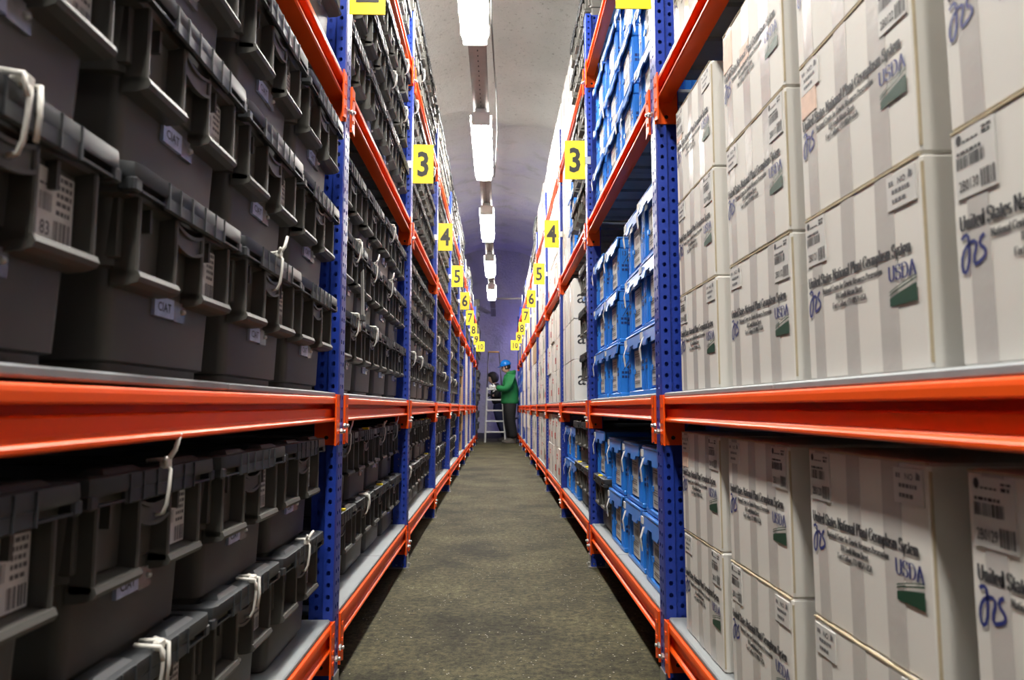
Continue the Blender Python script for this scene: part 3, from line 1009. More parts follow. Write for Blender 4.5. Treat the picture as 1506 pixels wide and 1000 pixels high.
# ---- cartons
def carton_mesh(w, h, d, m, edge=True, bulge=.003):
    mb = MB()
    c = .004
    R = []
    for z, k, bl in ((0, c, 0), (c, 0, 0), (h * .5, 0, bulge), (h - c, 0, 0), (h, c, 0)):
        a, b, e, f = -w / 2 + k, w / 2 - k, 0 + k - bl, d - k
        R.append([(a + c, e, z), (0, e - bl * .6, z), (b - c, e, z), (b, e + c, z), (b, f - c, z), (b - c, f, z), (a + c, f, z), (a, f - c, z), (a, e + c, z)])
    mb.loft(R)
    return mb.mesh('body', [m])
UW, UH, UD = .318, .259, .44
UM = {}
UM['body'] = carton_mesh(UW, UH, UD, M['carton'], bulge=.0006)
UM['seam'] = mesh_of(lambda mb: (mb.box(-UW / 2 + .004, UW / 2 - .004, -.0012, .004, UH - .0025, UH - .0004), mb.box(UW / 2 - .0035, UW / 2 + .0004, .0012, .004, .01, UH - .01)), 'carton_edge', [M['carton_edge']])
UM['tape'] = []
for x, w in ((-.118, .032), (-.018, .036), (.078, .042)):
    mb = MB()
    y = [-.0035, -.0062, -.0035]
    rr = []
    for z, yy in ((.003, -.0006), (UH * .5, -.0014), (UH - .003, -.0006)):
        rr.append([(x - w / 2, yy, z), (x + w / 2, yy, z), (x + w / 2, yy + .003, z), (x - w / 2, yy + .003, z)])
    mb.loft(rr)
    UM['tape'].append(mb.mesh('tape_strip', [M['tape']]))
PY = -.0019
def u_title(mb):
    serif(mb, 'United States National Plant Germplasm System', -.147, .146, .0165, .281, PY, 0, .21)
    serif(mb, 'National Center for Genetic Resources Preservation', -.100, .130, .0088, .168, PY, 0, .21)
    serif(mb, '1111 South Mason Street', -.022, .1165, .0088, .076, PY, 0, .21, 'c')
    serif(mb, 'Fort Collins, CO 80521 USA', -.022, .1035, .0088, .096, PY, 0, .21, 'c')
UM['title'] = mesh_of(u_title, 'printed_address', [M['ink']])
def u_logo(mb):
    # looping blue monogram: a flourished a that runs on into r and s
    k = .040 / 195
    def P(L):
        return [(-.147 + (x - 68) * k, .141 - (z - 725) * k * 1.05) for x, z in L]
    a = [(76, 742), (95, 730), (115, 726), (128, 738), (132, 770), (130, 820), (124, 865), (110, 898), (92, 912), (76, 902), (70, 872), (74, 838), (88, 808), (110, 785), (140, 770), (170, 766), (186, 778), (182, 808), (168, 838), (164, 868), (172, 882), (196, 878), (226, 866), (248, 852), (252, 830), (238, 812), (220, 800), (212, 782), (222, 762), (250, 748)]
    ribbon(mb, P(a), lambda dx, dz: .0044, PY)
UM['logo'] = mesh_of(u_logo, 'monogram', [M['ink_blue']])
def u_usda(mb):
    serif(mb, 'USDA', .081, .1165, .0195, .062, PY, 0, .2)
UM['usda'] = mesh_of(u_usda, 'agency_letters', [M['ink_blue']])
def u_hill(mb):
    x0, x1, zb = .083, .142, .085
    n = 10
    top = lambda t: zb + .010 + .012 * t ** .8
    pts = [(x0 + (x1 - x0) * i / n, top(i / n)) for i in range(n + 1)]
    vs, fs = [], []
    for i, (x, z) in enumerate(pts):
        vs += [(x, PY, zb), (x, PY, z)]
        if i:
            fs.append((2 * i - 2, 2 * i, 2 * i + 1, 2 * i - 1))
    mb.add(vs, fs)
    for d, w in ((.0042, .0018), (.0080, .0014)):
        pts2 = [(x0 + (x1 - x0) * i / n, min(top(i / n) + d + .002 * (i / n), zb + .031)) for i in range(n + 1)]
        ribbon(mb, pts2, lambda dx, dz: w, PY)
UM['hill'] = mesh_of(u_hill, 'green_hill_emblem', [M['ink_green']])
def u_label_at(x0):
    return mesh_of(lambda mb: mb.box(x0, x0 + .062, -.0021, .001, .181, .253), 'shipping_label', [M['paper_grey']])
def u_label_print(x0, num):
    mb = MB()
    y = -.0025
    vs = [(x0 + .008 + .0045 * math.cos(t * math.pi / 6), y, .2455 + .0058 * math.sin(t * math.pi / 6)) for t in range(12)]
    mb.add(vs, [tuple(range(12))])
    dashes(mb, x0 + .014, x0 + .038, .2405, .002, y, 0, 3)
    dashes(mb, x0 + .044, x0 + .058, .246, .0025, y, 0, 5)
    dashes(mb, x0 + .044, x0 + .056, .240, .004, y, 0, 6)
    dashes(mb, x0 + .004, x0 + .042, .2285, .0035, y, 0, 8)
    bars(mb, x0 + .003, x0 + .048, .213, .2265, y, 26, 0, len(num) + int(num[-2:]))
    bars(mb, x0 + .039, x0 + .060, .185, .204, y, 13, 0, 9)
    mb.add(*sans(num, .0165, x0 + .0205, .1885, y, bold=.012, sx=.62))
    return mb.mesh('barcode', [M['ink']])
def u_no_at(x0):
    return mesh_of(lambda mb: mb.box(x0, x0 + .062, -.0021, .001, .206, .250), 'storage_label', [M['paper_grey']])
def u_no_print(x0):
    mb = MB()
    y = -.0025
    mb.add(*sans('NO', .011, x0 + .034, .236, y, bold=.02))
    dashes(mb, x0 + .006, x0 + .016, .237, .006, y, 0, 4)
    mb.add([(x0 + .048, y, .237), (x0 + .057, y, .237), (x0 + .057, y, .243), (x0 + .050, y, .247)], [(0, 1, 2, 3)])
    dashes(mb, x0 + .012, x0 + .05, .2255, .005, y, 0, 12)
    dashes(mb, x0 + .012, x0 + .044, .2135, .005, y, 0, 13)
    return mb.mesh('label_print', [M['ink_soft']])
LP = (-.148, .088)
UM['ship'] = [u_label_at(LP[0]), u_label_at(LP[1])]
UM['no'] = [u_no_at(LP[1]), u_no_at(LP[0])]
UM['nop'] = [u_no_print(LP[1]), u_no_print(LP[0])]
UM['peach'] = mesh_of(lambda mb: mb.box(-.150, -.098, -.0018, .001, .168, .246), 'faded_sticker', [M['peach']])
UM['peach2'] = mesh_of(lambda mb: mb.box(-.05, .0, -.0018, .001, .135, .175), 'faded_sticker', [M['peach']])

def put_usda(loc, rz, detail, opt):
    t = empty('white_carton', loc, rz)
    obj('body', UM['body'], t)
    obj('carton_edge', UM['seam'], t)['label'] = 'worn brownish edge'
    for tp in UM['tape']:
        obj('tape_strip', tp, t)['label'] = 'strip of clear packing tape'
    obj('printed_address', UM['title'], t)
    obj('monogram', UM['logo'], t)['label'] = 'dark blue looping monogram'
    e = obj('agency_letters', UM['usda'], t)
    e['label'] = 'dark blue letters USDA'
    obj('green_hill_emblem', UM['hill'], e)
    v = opt.get('var', 0)
    if opt.get('num'):
        s = obj('shipping_label', UM['ship'][v], t)
        s['label'] = 'white barcode label reading ' + opt['num']
        obj('barcode', u_label_print(LP[v], opt['num']), s)
        n = obj('storage_label', UM['no'][v], t)
        obj('label_print', UM['nop'][v], n)
    if opt.get('peach'):
        obj('faded_sticker', UM['peach'], t)['label'] = 'faded orange sticker'
        if opt['peach'] > 1:
            obj('faded_sticker', UM['peach2'], t)
    return t

PM = {}
PW_, PH_, PD_ = .342, .262, .42
PM['W'] = carton_mesh(PW_, PH_, PD_, M['carton'], bulge=.001)
PM['K'] = carton_mesh(PW_, PH_, PD_, M['brown'], bulge=.001)
def red_print(mb):
    y = -.0026
    for z, x0, h in ((.06, -.11, .05),):
        for i, x in enumerate((-.11, -.06)):
            mb.box(x, x + .012, y, .0, z, z + h)
            for zz in (z, z + h * .45, z + h - .011):
                mb.box(x, x + .038, y, .0, zz, zz + .011)
    mb.box(.06, .13, y, .0, .19, .205)
    mb.box(.06, .11, y, .0, .165, .178)
def green_print(mb):
    y = -.0026
    pts = [(.085 + .05 * math.cos(a * math.pi / 5), .10 + .052 * math.sin(a * math.pi / 5) * (1.2 if a % 2 else .9)) for a in range(10)]
    mb.ext(pts, y, .0)
    mb.box(-.12, -.02, y, .0, .19, .2)
PM['red'] = mesh_of(red_print, 'red_print', [M['ink_red']])
PM['green'] = mesh_of(green_print, 'green_print', [M['patch_green']])
PM['tape'] = mesh_of(lambda mb: mb.box(-.02, .025, -.0022, .0, .004, PH_ - .004), 'tape_strip', [M['tape']])
def a_print(mb):
    vs, fs = sans('a', .13, 0, 0, 0, bold=.004)
    mb.add([(PW_ / 2 + .0006, .048 + x, .10 + z) for x, y, z in vs], fs)
    vs, fs = sans('U', .03, 0, 0, 0)
    mb.add([(PW_ / 2 + .0006, .055 + x, .19 + z) for x, y, z in vs], fs)
PM['a'] = mesh_of(a_print, 'side_print', [M['ink']])
PM['lab'] = mesh_of(lambda mb: mb.box(-.02, .05, -.0030, .0, .16, .22), 'paper_label', [M['paper_grey']])

def put_plain(kind, loc, rz, detail):
    t = empty('brown_carton' if kind == 'K' else 'white_carton', loc, rz)
    obj('body', PM['K' if kind == 'K' else 'W'], t)
    obj('tape_strip', PM['tape'], t)
    if kind == 'W':
        obj('red_print', PM['red'], t)['label'] = 'red block print'
    elif kind == 'G':
        obj('green_print', PM['green'], t)['label'] = 'dark green print'
    elif kind == 'A':
        obj('side_print', PM['a'], t)['label'] = 'large black letter a'
    elif kind == 'P':
        obj('paper_label', PM['lab'], t)
    return t

# ------------------------------------------------------------------ what stands where (rows bottom to top, columns near to far)
def rows(*r):
    return list(r)
T4 = 'TTTT'
STOCK = {'L': {}, 'R': {}}
for k in range(1, 11):
    STOCK['L'][k] = {1: [T4] * 2, 2: [T4] * 3, 3: [T4] * 3, 4: [T4] * 2}
STOCK['L'][1][3] = ['..TT']
STOCK['L'][1][4] = []
STOCK['L'][6] = {1: ['TTTK'] * 2, 2: ['TTKK', 'TTTK', 'TTTT'], 3: [T4] * 3, 4: [T4] * 2}
STOCK['L'][7] = {1: ['KPPP'] * 2, 2: ['KPPP'] * 3, 3: [T4] * 3, 4: [T4]}
STOCK['L'][8] = {1: ['PPPP'] * 2, 2: ['PPKP'] * 3, 3: ['KKTT'] * 3, 4: ['TTTT'] * 2}
STOCK['L'][9] = {1: ['PTTT'] * 2, 2: ['PPTT'] * 3, 3: ['TTTT'] * 3, 4: ['TT..']}
STOCK['L'][10] = {1: ['TTTT'] * 2, 2: ['TTTT'] * 3, 3: ['TTTT'] * 3, 4: ['.TT.', '.T..']}
STOCK['R'] = {
    1: {1: ['UUUU'] * 2, 2: ['UUUU'] * 3, 3: ['..UU'], 4: []},
    2: {1: ['BBBT', 'BBBB'], 2: ['BBBB'] * 3, 3: ['BBBB'] * 3, 4: []},
    3: {1: ['TTBB'] * 2, 2: ['TBAA'] * 3, 3: ['TTBP'] * 3, 4: ['TTPP', 'TTPP']},
    4: {1: ['WWPW', 'PWWW'], 2: ['WPWP', 'PWPW', 'PPWP'], 3: ['PWPW', 'WPWP', 'PPPP'], 4: ['PWPW', 'WPWP']},
    5: {1: ['WGWP', 'PWGW'], 2: ['WGWG', 'GWGW', 'PGPW'], 3: ['PWPP', 'WPWP', 'PPWP'], 4: ['WPWP', 'PWPP']},
    6: {1: ['GPGP', 'PGPG'], 2: ['GPGP', 'PGPP', 'KKKP'], 3: ['PKPP', 'PPKP', 'PPPP'], 4: ['TTTT', 'TT..']},
    7: {1: ['GPPP', 'PGPP'], 2: ['PGPP', 'GPPP', 'KKPP'], 3: ['PPKP', 'PPPP'], 4: ['PPPP']},
    8: {1: ['PPBB', 'PPPP'], 2: ['PPPP', 'PPPP', 'PPPP'], 3: ['KPPP', 'PPKK'], 4: ['TT..']},
    9: {1: ['PPBP', 'BPPP'], 2: ['BBPP', 'PPBB', 'BBBB'], 3: ['BBKK', 'KKBB'], 4: []},
    10: {1: ['BBBB', 'BBBB'], 2: ['BBBB', 'BBBB', 'BBBB'], 3: ['KKKK'], 4: []},
}
HT = {'T': TH, 'B': CH, 'U': UH, 'W': PH_, 'P': PH_, 'G': PH_, 'K': PH_, 'A': PH_}
NUMS = {  # right rack, front bay: (level, row, col) -> number, label side (0 = at the label's near-left corner, 1 = the other), sticker
    (1, 1, 0): ('2B0129', 0, 0), (1, 1, 1): ('2B0120', 0, 0), (1, 1, 2): ('2B0111', 1, 0), (1, 1, 3): ('2B0102', 1, 1),
    (1, 0, 0): ('2B0128', 1, 0), (1, 0, 1): ('2B0119', 1, 0), (1, 0, 2): ('2B0110', 0, 0), (1, 0, 3): ('2B0101', 1, 0),
    (2, 0, 0): ('2B0130', 0, 0), (2, 0, 1): ('2B0121', 0, 0), (2, 0, 2): ('2B0112', 1, 0), (2, 0, 3): ('2B0103', 0, 0),
    (2, 1, 0): ('2B0131', 1, 0), (2, 1, 1): ('2B0122', 1, 1), (2, 1, 2): ('2B0113', 1, 0), (2, 1, 3): ('2B0104', 1, 0),
    (2, 2, 0): ('2B0132', 0, 0), (2, 2, 1): ('2B0123', 0, 0), (2, 2, 2): (None, 0, 2), (2, 2, 3): ('2B0105', 0, 1),
    (3, 0, 2): (None, 0, 0), (3, 0, 3): (None, 0, 0)}
TIES = {(1, 2, 0, 2): 0, (1, 2, 0, 0): 2, (1, 1, 1, 1): 0, (1, 1, 0, 1): 2, (1, 1, 0, 2): 2, (1, 1, 0, 3): 1, (1, 2, 1, 0): 2,
        (2, 1, 1, 0): 0, (2, 1, 1, 2): 1, (2, 1, 1, 3): 0, (2, 2, 0, 0): 2, (2, 2, 0, 1): 2, (2, 2, 1, 0): 2, (2, 2, 1, 1): 0, (2, 2, 1, 2): 0, (2, 2, 2, 2): 2,
        (3, 2, 0, 0): 2, (3, 2, 0, 1): 2, (3, 1, 1, 0): 2, (2, 3, 1, 2): 2, (2, 3, 2, 3): 2, (3, 1, 0, 0): 2, (4, 1, 0, 1): 2}
NTH = ('first', 'second', 'third', 'fourth')
KIND = {'T': ('black lidded tote', 'tote', 'black totes'), 'B': ('blue lidded crate', 'crate', 'blue crates'), 'U': ('printed white carton', 'carton', 'white cartons'),
        'W': ('red-printed white carton', 'carton', 'white cartons'), 'P': ('plain white carton', 'carton', 'white cartons'),
        'G': ('green-printed white carton', 'carton', 'white cartons'), 'K': ('brown cardboard carton', 'carton', 'brown cartons'), 'A': ('letter-marked white carton', 'carton', 'white cartons')}

def in_view(x, y, z):
    F = Vector((math.sin(YAW) * math.cos(PITCH), math.cos(YAW) * math.cos(PITCH), math.sin(PITCH)))
    R = Vector((math.cos(YAW), -math.sin(YAW), 0))
    U = R.cross(F)
    d = Vector((x, y, z - CAM_H))
    f = d.dot(F)
    if f <= 0.02:
        return False
    return -60 < 753 + FPX * d.dot(R) / f < 1566 and -12 < 500 - FPX * d.dot(U) / f < 1030

rnd = random.Random(11)
for side, (rname, X0, s) in RACK.items():
    rz = math.pi / 2 if side == 'L' else -math.pi / 2
    for k in range(1, NB + 1):
        ya, yb = post_y(k - 1) + PW, post_y(k)
        for lv, rws in STOCK[side][k].items():
            ncol = 4
            for c in range(ncol):
                z = DECK[lv]
                stack = [r[c] for r in rws if r[c] != '.']
                for ri, r in enumerate(rws):
                    ch = r[c]
                    if ch == '.':
                        continue
                    if k == 1:
                        if side == 'L':
                            y = 1.765 - .376 * (3 - c)
                        else:
                            y = ((.599, .985, 1.385, 1.765) if lv == 1 else (.592, .964, 1.338, 1.752))[c]
                    else:
                        span = yb - ya
                        y = ya + span * .5 + (c - 1.5) * (.3745 if ch != 'U' else .39)
                    front = ((.496 if lv == 1 else .470) if k == 1 else (.515 if lv == 1 else .497)) if side == 'L' else .508
                    if ch == 'U':
                        front = .5
                    if ch == 'B':
                        front = .512
                    if ch == 'T' and side == 'R' and lv == 1:
                        front = .515
                    if ch in 'WPGKA':
                        front = .485 if side == 'R' else .475
                    jx = rnd.uniform(0, .012) if ch != 'T' else rnd.uniform(-.003, .006)
                    jy = rnd.uniform(-.0025, .0025)
                    jr = rnd.uniform(-.004, .004)
                    if side == 'R' and k == 3 and lv == 2 and ch == 'B':
                        front += .05
                    if side == 'R' and k == 3 and lv == 2 and ch == 'A':
                        jx = 0.004
                    if ch == 'U':
                        jx *= .3
                    if side == 'L' and k == 10:
                        jx -= .08
                    if side == 'R' and k == 2 and lv == 2:
                        y = (2.272, 2.582, 3.085, 3.405)[c]
                    x = -front - jx if side == 'L' else front + jx
                    h = HT[ch]
                    w = .17
                    if not any(in_view(x, y + a, z + b) for a in (-w, w) for b in (0, h)):
                        z += h
                        continue
                    detail = 2 if k <= 3 else (1 if k <= 6 else 0)
                    if lv == 4 and k > 3:
                        detail = 0
                    opt = {}
                    look = KIND[ch][0]
                    if ch == 'T':
                        tk = TIES.get((k, lv, ri, c)) if side == 'L' else None
                        if tk is None and k >= 2 and rnd.random() < .11 and detail:
                            tk = 2
                        opt['tie'] = tk
                        opt['sticker'] = rnd.random() < (.8 if k == 1 else .55)
                        opt['label'] = rnd.random() < .85
                        if k == 1:
                            opt['label'] = True
                            opt['sticker'] = True
                        if k in (2, 3) and lv == 1 and tk is None and rnd.random() < .55:
                            opt['chip'] = True
                        if (k, lv, ri, c) == (1, 2, 0, 0) and side == 'L':
                            opt['num'] = True
                        if (k, lv, ri, c) == (2, 2, 0, 0) and side == 'L':
                            opt['strip'] = True
                        if tk is not None:
                            look = 'white-tied black tote'
                        o = put_tote((x, y + jy, z), rz + jr, detail, opt)
                    elif ch == 'B':
                        if side == 'R' and k == 2 and lv == 2 and c == 2:
                            opt['hand'] = ('11/48', '12/48', '13/48')[ri]
                            look = 'blue crate marked ' + opt['hand']
                        opt['flag'] = rnd.random() < .75
                        o = put_crate((x, y + jy, z), rz + jr, detail if k < 4 else 0, opt)
                    elif ch == 'U':
                        nm, var, pe = NUMS.get((lv, ri, c), (None, 0, 0))
                        opt = {'num': nm, 'var': var, 'peach': pe}
                        o = put_usda((x, y + jy * .6, z), rz + jr, detail, opt)
                        look = 'white carton numbered ' + nm if nm else 'taped white carton'
                    else:
                        o = put_plain(ch, (x, y + jy, z), rz + jr, detail)
                    n = len(stack)
                    pos = 'only' if n == 1 else ('lowest' if ri == 0 else ('topmost' if ri == n - 1 else 'middle'))
                    lab = '%s, %s of %s stack, %s shelf, %s, %s' % (look, pos, NTH[c], LEVEL[lv], bay_name(k), rname)
                    if pos == 'only':
                        lab = '%s, %s along the %s shelf, %s, %s' % (look, NTH[c], LEVEL[lv], bay_name(k), rname)
                    tag(o, lab, KIND[ch][1], '%s on the %s shelf of the %s' % (KIND[ch][2], LEVEL[lv], rname))
                    z += h

# ------------------------------------------------------------------ ladder and people at the end of the aisle
def build_ladder():
    t = empty('step_ladder', (-.275, 16.29, 0), 0)
    tag(t, 'tall aluminium step ladder with an orange top handle', 'ladder')
    w = .47
    for x in (0, w):
        mb = MB()
        xt = x + (.07 if x == 0 else -.15)
        mb.tube([(x, 0, 0), (x + (xt - x) * .6, .21, 1.26)], .024, 4, sm=False)
        obj('stile', mb.mesh('stile', [M['alu']]), t)
        mb = MB()
        mb.tube([(x + (xt - x) * .6, .21, 1.26), (xt, .35, 2.1)], .014, 6)
        obj('hand_rail', mb.mesh('hand_rail', [M['alu_dark']]), t)['label'] = 'dark upper rail'
        mb = MB()
        mb.tube([(x, .50, 0), (x + (xt - x) * .5, .25, 1.2)], .018, 4, sm=False)
        obj('leg', mb.mesh('leg', [M['alu']]), t)
    for i in range(5):
        z = .24 + i * .245
        k = z / 2.1
        mb = MB().cbox(.005 + .07 * k, w - .005 - .15 * k, .35 * k - .05, .35 * k + .05, z - .018, z + .014, .004)
        obj('step', mb.mesh('step', [M['alu']]), t)
    mb = MB().tube([(.07, .35, 2.1), (.32, .35, 2.1)], .017, 8)
    obj('handle', mb.mesh('handle', [M['brass']]), t)['label'] = 'orange top handle'
build_ladder()

def skin_mesh(name, verts, edges, radii, m, sub=2, root=0):
    k = {'jacket': 1.22, 'trousers': 1.2, 'body': .8}.get(name, 1.0)
    radii = [(r[0] * k, r[1] * k) if isinstance(r, tuple) else r * k for r in radii]
    me = bpy.data.meshes.new(name)
    me.from_pydata([tuple(v) for v in verts], edges, [])
    o = bpy.data.objects.new(name, me)
    COL.objects.link(o)
    md = o.modifiers.new('skin', 'SKIN')
    md.use_smooth_shade = True
    ls = me.skin_vertices[0].data
    for i, r in enumerate(radii):
        ls[i].radius = r if isinstance(r, tuple) else (r, r)
        ls[i].use_root = (i == root)
    sb = o.modifiers.new('sub', 'SUBSURF')
    sb.levels = sb.render_levels = sub
    dg = bpy.context.evaluated_depsgraph_get()
    out = bpy.data.meshes.new_from_object(o.evaluated_get(dg))
    bpy.data.objects.remove(o)
    bpy.data.meshes.remove(me)
    out.name = name
    out.materials.clear()
    out.materials.append(m)
    out.polygons.foreach_set('use_smooth', [True] * len(out.polygons))
    return out

def chain(parts):
    """list of chains [(point, radius), ...]; a chain may start with an index of an earlier vertex"""
    V, E, R, names = [], [], [], {}
    for ch in parts:
        prev = None
        for it in ch:
            if isinstance(it, str):
                prev = names[it]
                continue
            p, r = it[0], it[1]
            V.append(Vector(p))
            R.append(r)
            i = len(V) - 1
            if len(it) > 2:
                names[it[2]] = i
            if prev is not None:
                E.append((prev, i))
            prev = i
    return V, E, R

def head_mesh(name, m):
    """a head looking along -x; origin at the base of the skull, about 0.24 m high"""
    mb = MB()
    prof = [(-.02, .045, .050, .048), (.0, .062, .060, .058), (.03, .085, .070, .064), (.06, .090, .082, .070), (.09, .088, .090, .074), (.12, .090, .096, .077), (.15, .088, .100, .078), (.18, .076, .094, .072), (.205, .052, .072, .055), (.22, .02, .035, .026)]
    n = 20
    rings = []
    for z, fr, bk, w in prof:
        ring = []
        for j in range(n):
            a = 2 * math.pi * j / n
            x, y = -math.cos(a), math.sin(a)
            px = x * (fr if x < 0 else bk)
            py = y * w
            c = max(0, -x)
            if c > .9:
                px -= {.06: .018, .09: .024, .12: .008, .03: .006}.get(z, 0)      # nose, lips
            if .6 < c < .93 and z == .12:
                px += .008                                                        # eye sockets
            ring.append((px, py, z))
        rings.append(ring)
    mb.loft(rings, True, 0, True)
    return mb.mesh(name, [m])
def face_parts(parent, hd):
    for s in (-1, 1):
        mb = MB().loft([[(-.079 + .01 * math.cos(q), s * .034 + .013 * c * math.cos(t * math.pi / 4), .113 + .008 * c * math.sin(t * math.pi / 4)) for t in range(8)] for q, c in ((0, .2), (1.2, .7), (2.2, 1), (3.1, .3))])
        obj('eye', mb.mesh('eye', [M['eye']]), hd)
        mb = MB().loft([[(.012 + dx * k, s * y, .10 + dz * k) for dx, dz in ((-.016, -.03), (.006, -.032), (.018, .01), (.010, .032), (-.014, .026))] for y, k in ((.066, .9), (.082, 1.0), (.088, .7))])
        obj('ear', mb.mesh('ear', [M['skin']]), hd)
    mb = MB().tube([(-.084, -.022, .042), (-.097, 0, .044), (-.084, .022, .042)], [.003, .005, .003], 6)
    obj('mouth', mb.mesh('mouth', [M['lips']]), hd)

def hand(mb_parts, wrist, direction, palm_n, curl=.5, scale=1.0):
    """glove or hand as chains for the skin surface: palm, four fingers and a thumb"""
    d = Vector(direction).normalized()
    nrm = Vector(palm_n).normalized()
    side = d.cross(nrm).normalized()
    w = Vector(wrist)
    mb_parts.append([(w, .028 * scale, 'w'), (w + d * .045 * scale, (.036 * scale, .022 * scale), 'p'), (w + d * .085 * scale, (.038 * scale, .020 * scale), 'k')])
    for i, (o, l) in enumerate(((-.030, .070), (-.010, .082), (.010, .078), (.030, .060))):
        b = w + d * .095 * scale + side * o * scale
        c1 = (d + nrm * curl * .6).normalized()
        c2 = (d * .6 + nrm * curl * 1.6).normalized()
        p1 = b + c1 * l * .5 * scale
        p2 = p1 + c2 * l * .5 * scale
        mb_parts.append(['k', (b, .0105 * scale), (p1, .010 * scale), (p2, .008 * scale)])
    tb = w + d * .04 * scale - side * .036 * scale
    t1 = tb + (d * .6 - side * .6 + nrm * .5).normalized() * .04 * scale
    t2 = t1 + (d * .8 + nrm * .7).normalized() * .032 * scale
    mb_parts.append(['p', (tb, .013 * scale), (t1, .0115 * scale), (t2, .009 * scale)])

def person_green():
    P = Vector((.275, 16.03, 0))
    t = empty('person', P, 0)
    tag(t, 'person in green jacket and blue helmet, white gloves, holding the ladder', 'person')
    # x < 0 is ahead of the wearer
    hipL, hipR = (.0, .10, .92), (.01, -.10, .92)
    body = [[((.0, 0, .95), .14, 'pel'), ((.005, 0, 1.15), .135), ((.0, 0, 1.38), .155, 'ch'), ((-.015, 0, 1.53), .075, 'nk'), ((-.04, 0, 1.62), .058)],
            ['pel', (hipL, .10), ((-.02, .11, .50), .070), ((.04, .11, .10), .050), ((.02, .115, .05), .045), ((-.10, .13, .03), .035)],
            ['pel', (hipR, .10), ((.02, -.11, .50), .070), ((.09, -.11, .10), .050), ((.08, -.115, .05), .045), ((-.04, -.13, .03), .035)],
            ['ch', ((.01, .19, 1.46), .075), ((-.09, .29, 1.22), .05), ((-.285, .42, 1.235), .038)],
            ['ch', ((.01, -.19, 1.46), .075), ((-.06, -.27, 1.20), .05), ((-.31, -.16, 1.255), .038)]]
    obj('body', skin_mesh('body', *chain(body), M['skin']), t)
    jacket = [[((.01, 0, .86), .165), ((.01, 0, .90), .185, 'pel'), ((.015, 0, 1.05), .172), ((.015, 0, 1.20), .172), ((.01, 0, 1.38), .188, 'ch'), ((.01, 0, 1.50), .12), ((.0, 0, 1.56), .088)],
              ['ch', ((.02, .17, 1.46), .105), ((-.04, .27, 1.30), .083), ((-.09, .295, 1.21), .078), ((-.20, .36, 1.225), .062), ((-.275, .412, 1.232), .052)],
              ['ch', ((.02, -.17, 1.46), .105), ((-.02, -.26, 1.30), .083), ((-.06, -.285, 1.19), .078), ((-.20, -.22, 1.22), .062), ((-.30, -.165, 1.252), .052)]]
    j = obj('jacket', skin_mesh('jacket', *chain(jacket), M['green_coat']), t)
    hood = MB()
    hood.loft([[(.015 + (.105 + .02 * q) * math.cos(a * math.pi / 8) * (1.15 if math.cos(a * math.pi / 8) > 0 else .75), .10 * (1 + .1 * q) * math.sin(a * math.pi / 8), 1.50 + zz + .03 * math.cos(a * math.pi / 8)) for a in range(16)] for zz, q in ((0, .3), (.04, 1.0), (.085, .9), (.115, 0), (.10, -1.5))], True, 0, True)
    obj('hood', hood.mesh('hood', [M['green_coat']]), j)
    trousers = [[((.01, 0, 1.06), .14), ((.01, 0, .97), .15, 'pel'), ((.01, 0, .88), .165, 'cr')],
                ['cr', ((.01, .095, .80), .125), ((-.02, .11, .50), .098), ((.03, .112, .22), .09), ((.035, .112, .09), .088)],
                ['cr', ((.02, -.095, .80), .125), ((.025, -.11, .50), .098), ((.085, -.112, .22), .09), ((.09, -.112, .09), .088)]]
    obj('trousers', skin_mesh('trousers', *chain(trousers), M['trousers']), t)
    for y, x in ((.115, .0), (-.115, .055)):
        mb = MB()
        rr = []
        for z, k in ((0, 1), (.02, 1.02), (.05, .95), (.085, .6), (.12, .5)):
            x0 = -.17 * k if z < .06 else -.06
            rr.append([(x + (x0 + (.11 - x0) * (.5 - .5 * math.cos(a * math.pi / 6))) * 1.0, y + .052 * (k * .3 + .7) * math.sin(a * math.pi / 6), z) for a in range(12)])
        mb.loft(rr, True, 0, True)
        obj('boot', mb.mesh('boot', [M['shoe']]), t)
    hd = obj('head', head_mesh('head', M['skin']), t, (-.055, 0, 1.605))
    hd.rotation_euler = (0, -.22, 0)
    face_parts(t, hd)
    hair = MB()
    hair.loft([[(.004 + (.104 - .004 * q) * math.cos(a * math.pi / 10), .084 * math.sin(a * math.pi / 10), z) for a in range(-6, 7)] + [(.0, 0.0, z)] for z, q in ((.055, 2), (.09, 0), (.13, 0), (.16, 0))], True, 0, True)
    obj('hair', hair.mesh('hair', [M['hair']]), hd)
    hm = MB()
    rr = []
    for z, k in ((.135, 1.0), (.165, 1.0), (.20, .93), (.235, .76), (.258, .48), (.268, .12)):
        rr.append([(.004 + .128 * k * math.cos(a * math.pi / 10), .104 * k * math.sin(a * math.pi / 10), z) for a in range(20)])
    hm.loft(rr, True, 0, True)
    hl = obj('helmet', hm.mesh('helmet', [M['helmet']]), hd)
    br = MB()
    br.loft([[(-.02 - .165 * math.cos(a * math.pi / 8) * math.cos(0), .105 * math.sin(a * math.pi / 8), .132 + dz) for a in range(-4, 5)] for dz in (0, .012)], True, 0)
    obj('brim', br.mesh('brim', [M['helmet']]), hl)
    rg = MB()
    rg.tube([(-.10 + .02 * i, 0, .215 + .055 * math.sin(math.pi * i / 10)) for i in range(11)], .010, 6)
    obj('crown_ridge', rg.mesh('crown_ridge', [M['helmet']]), hl)
    for wr, di, nn in (((-.285, .42, 1.236), (-1, .30, .05), (.1, -.9, -.2)), ((-.305, -.163, 1.254), (-1, .1, .12), (.1, .9, -.2))):
        ps = []
        hand(ps, wr, di, nn, .6, 1.1)
        obj('glove', skin_mesh('glove', *chain(ps), M['glove'], 1), t)
person_green()

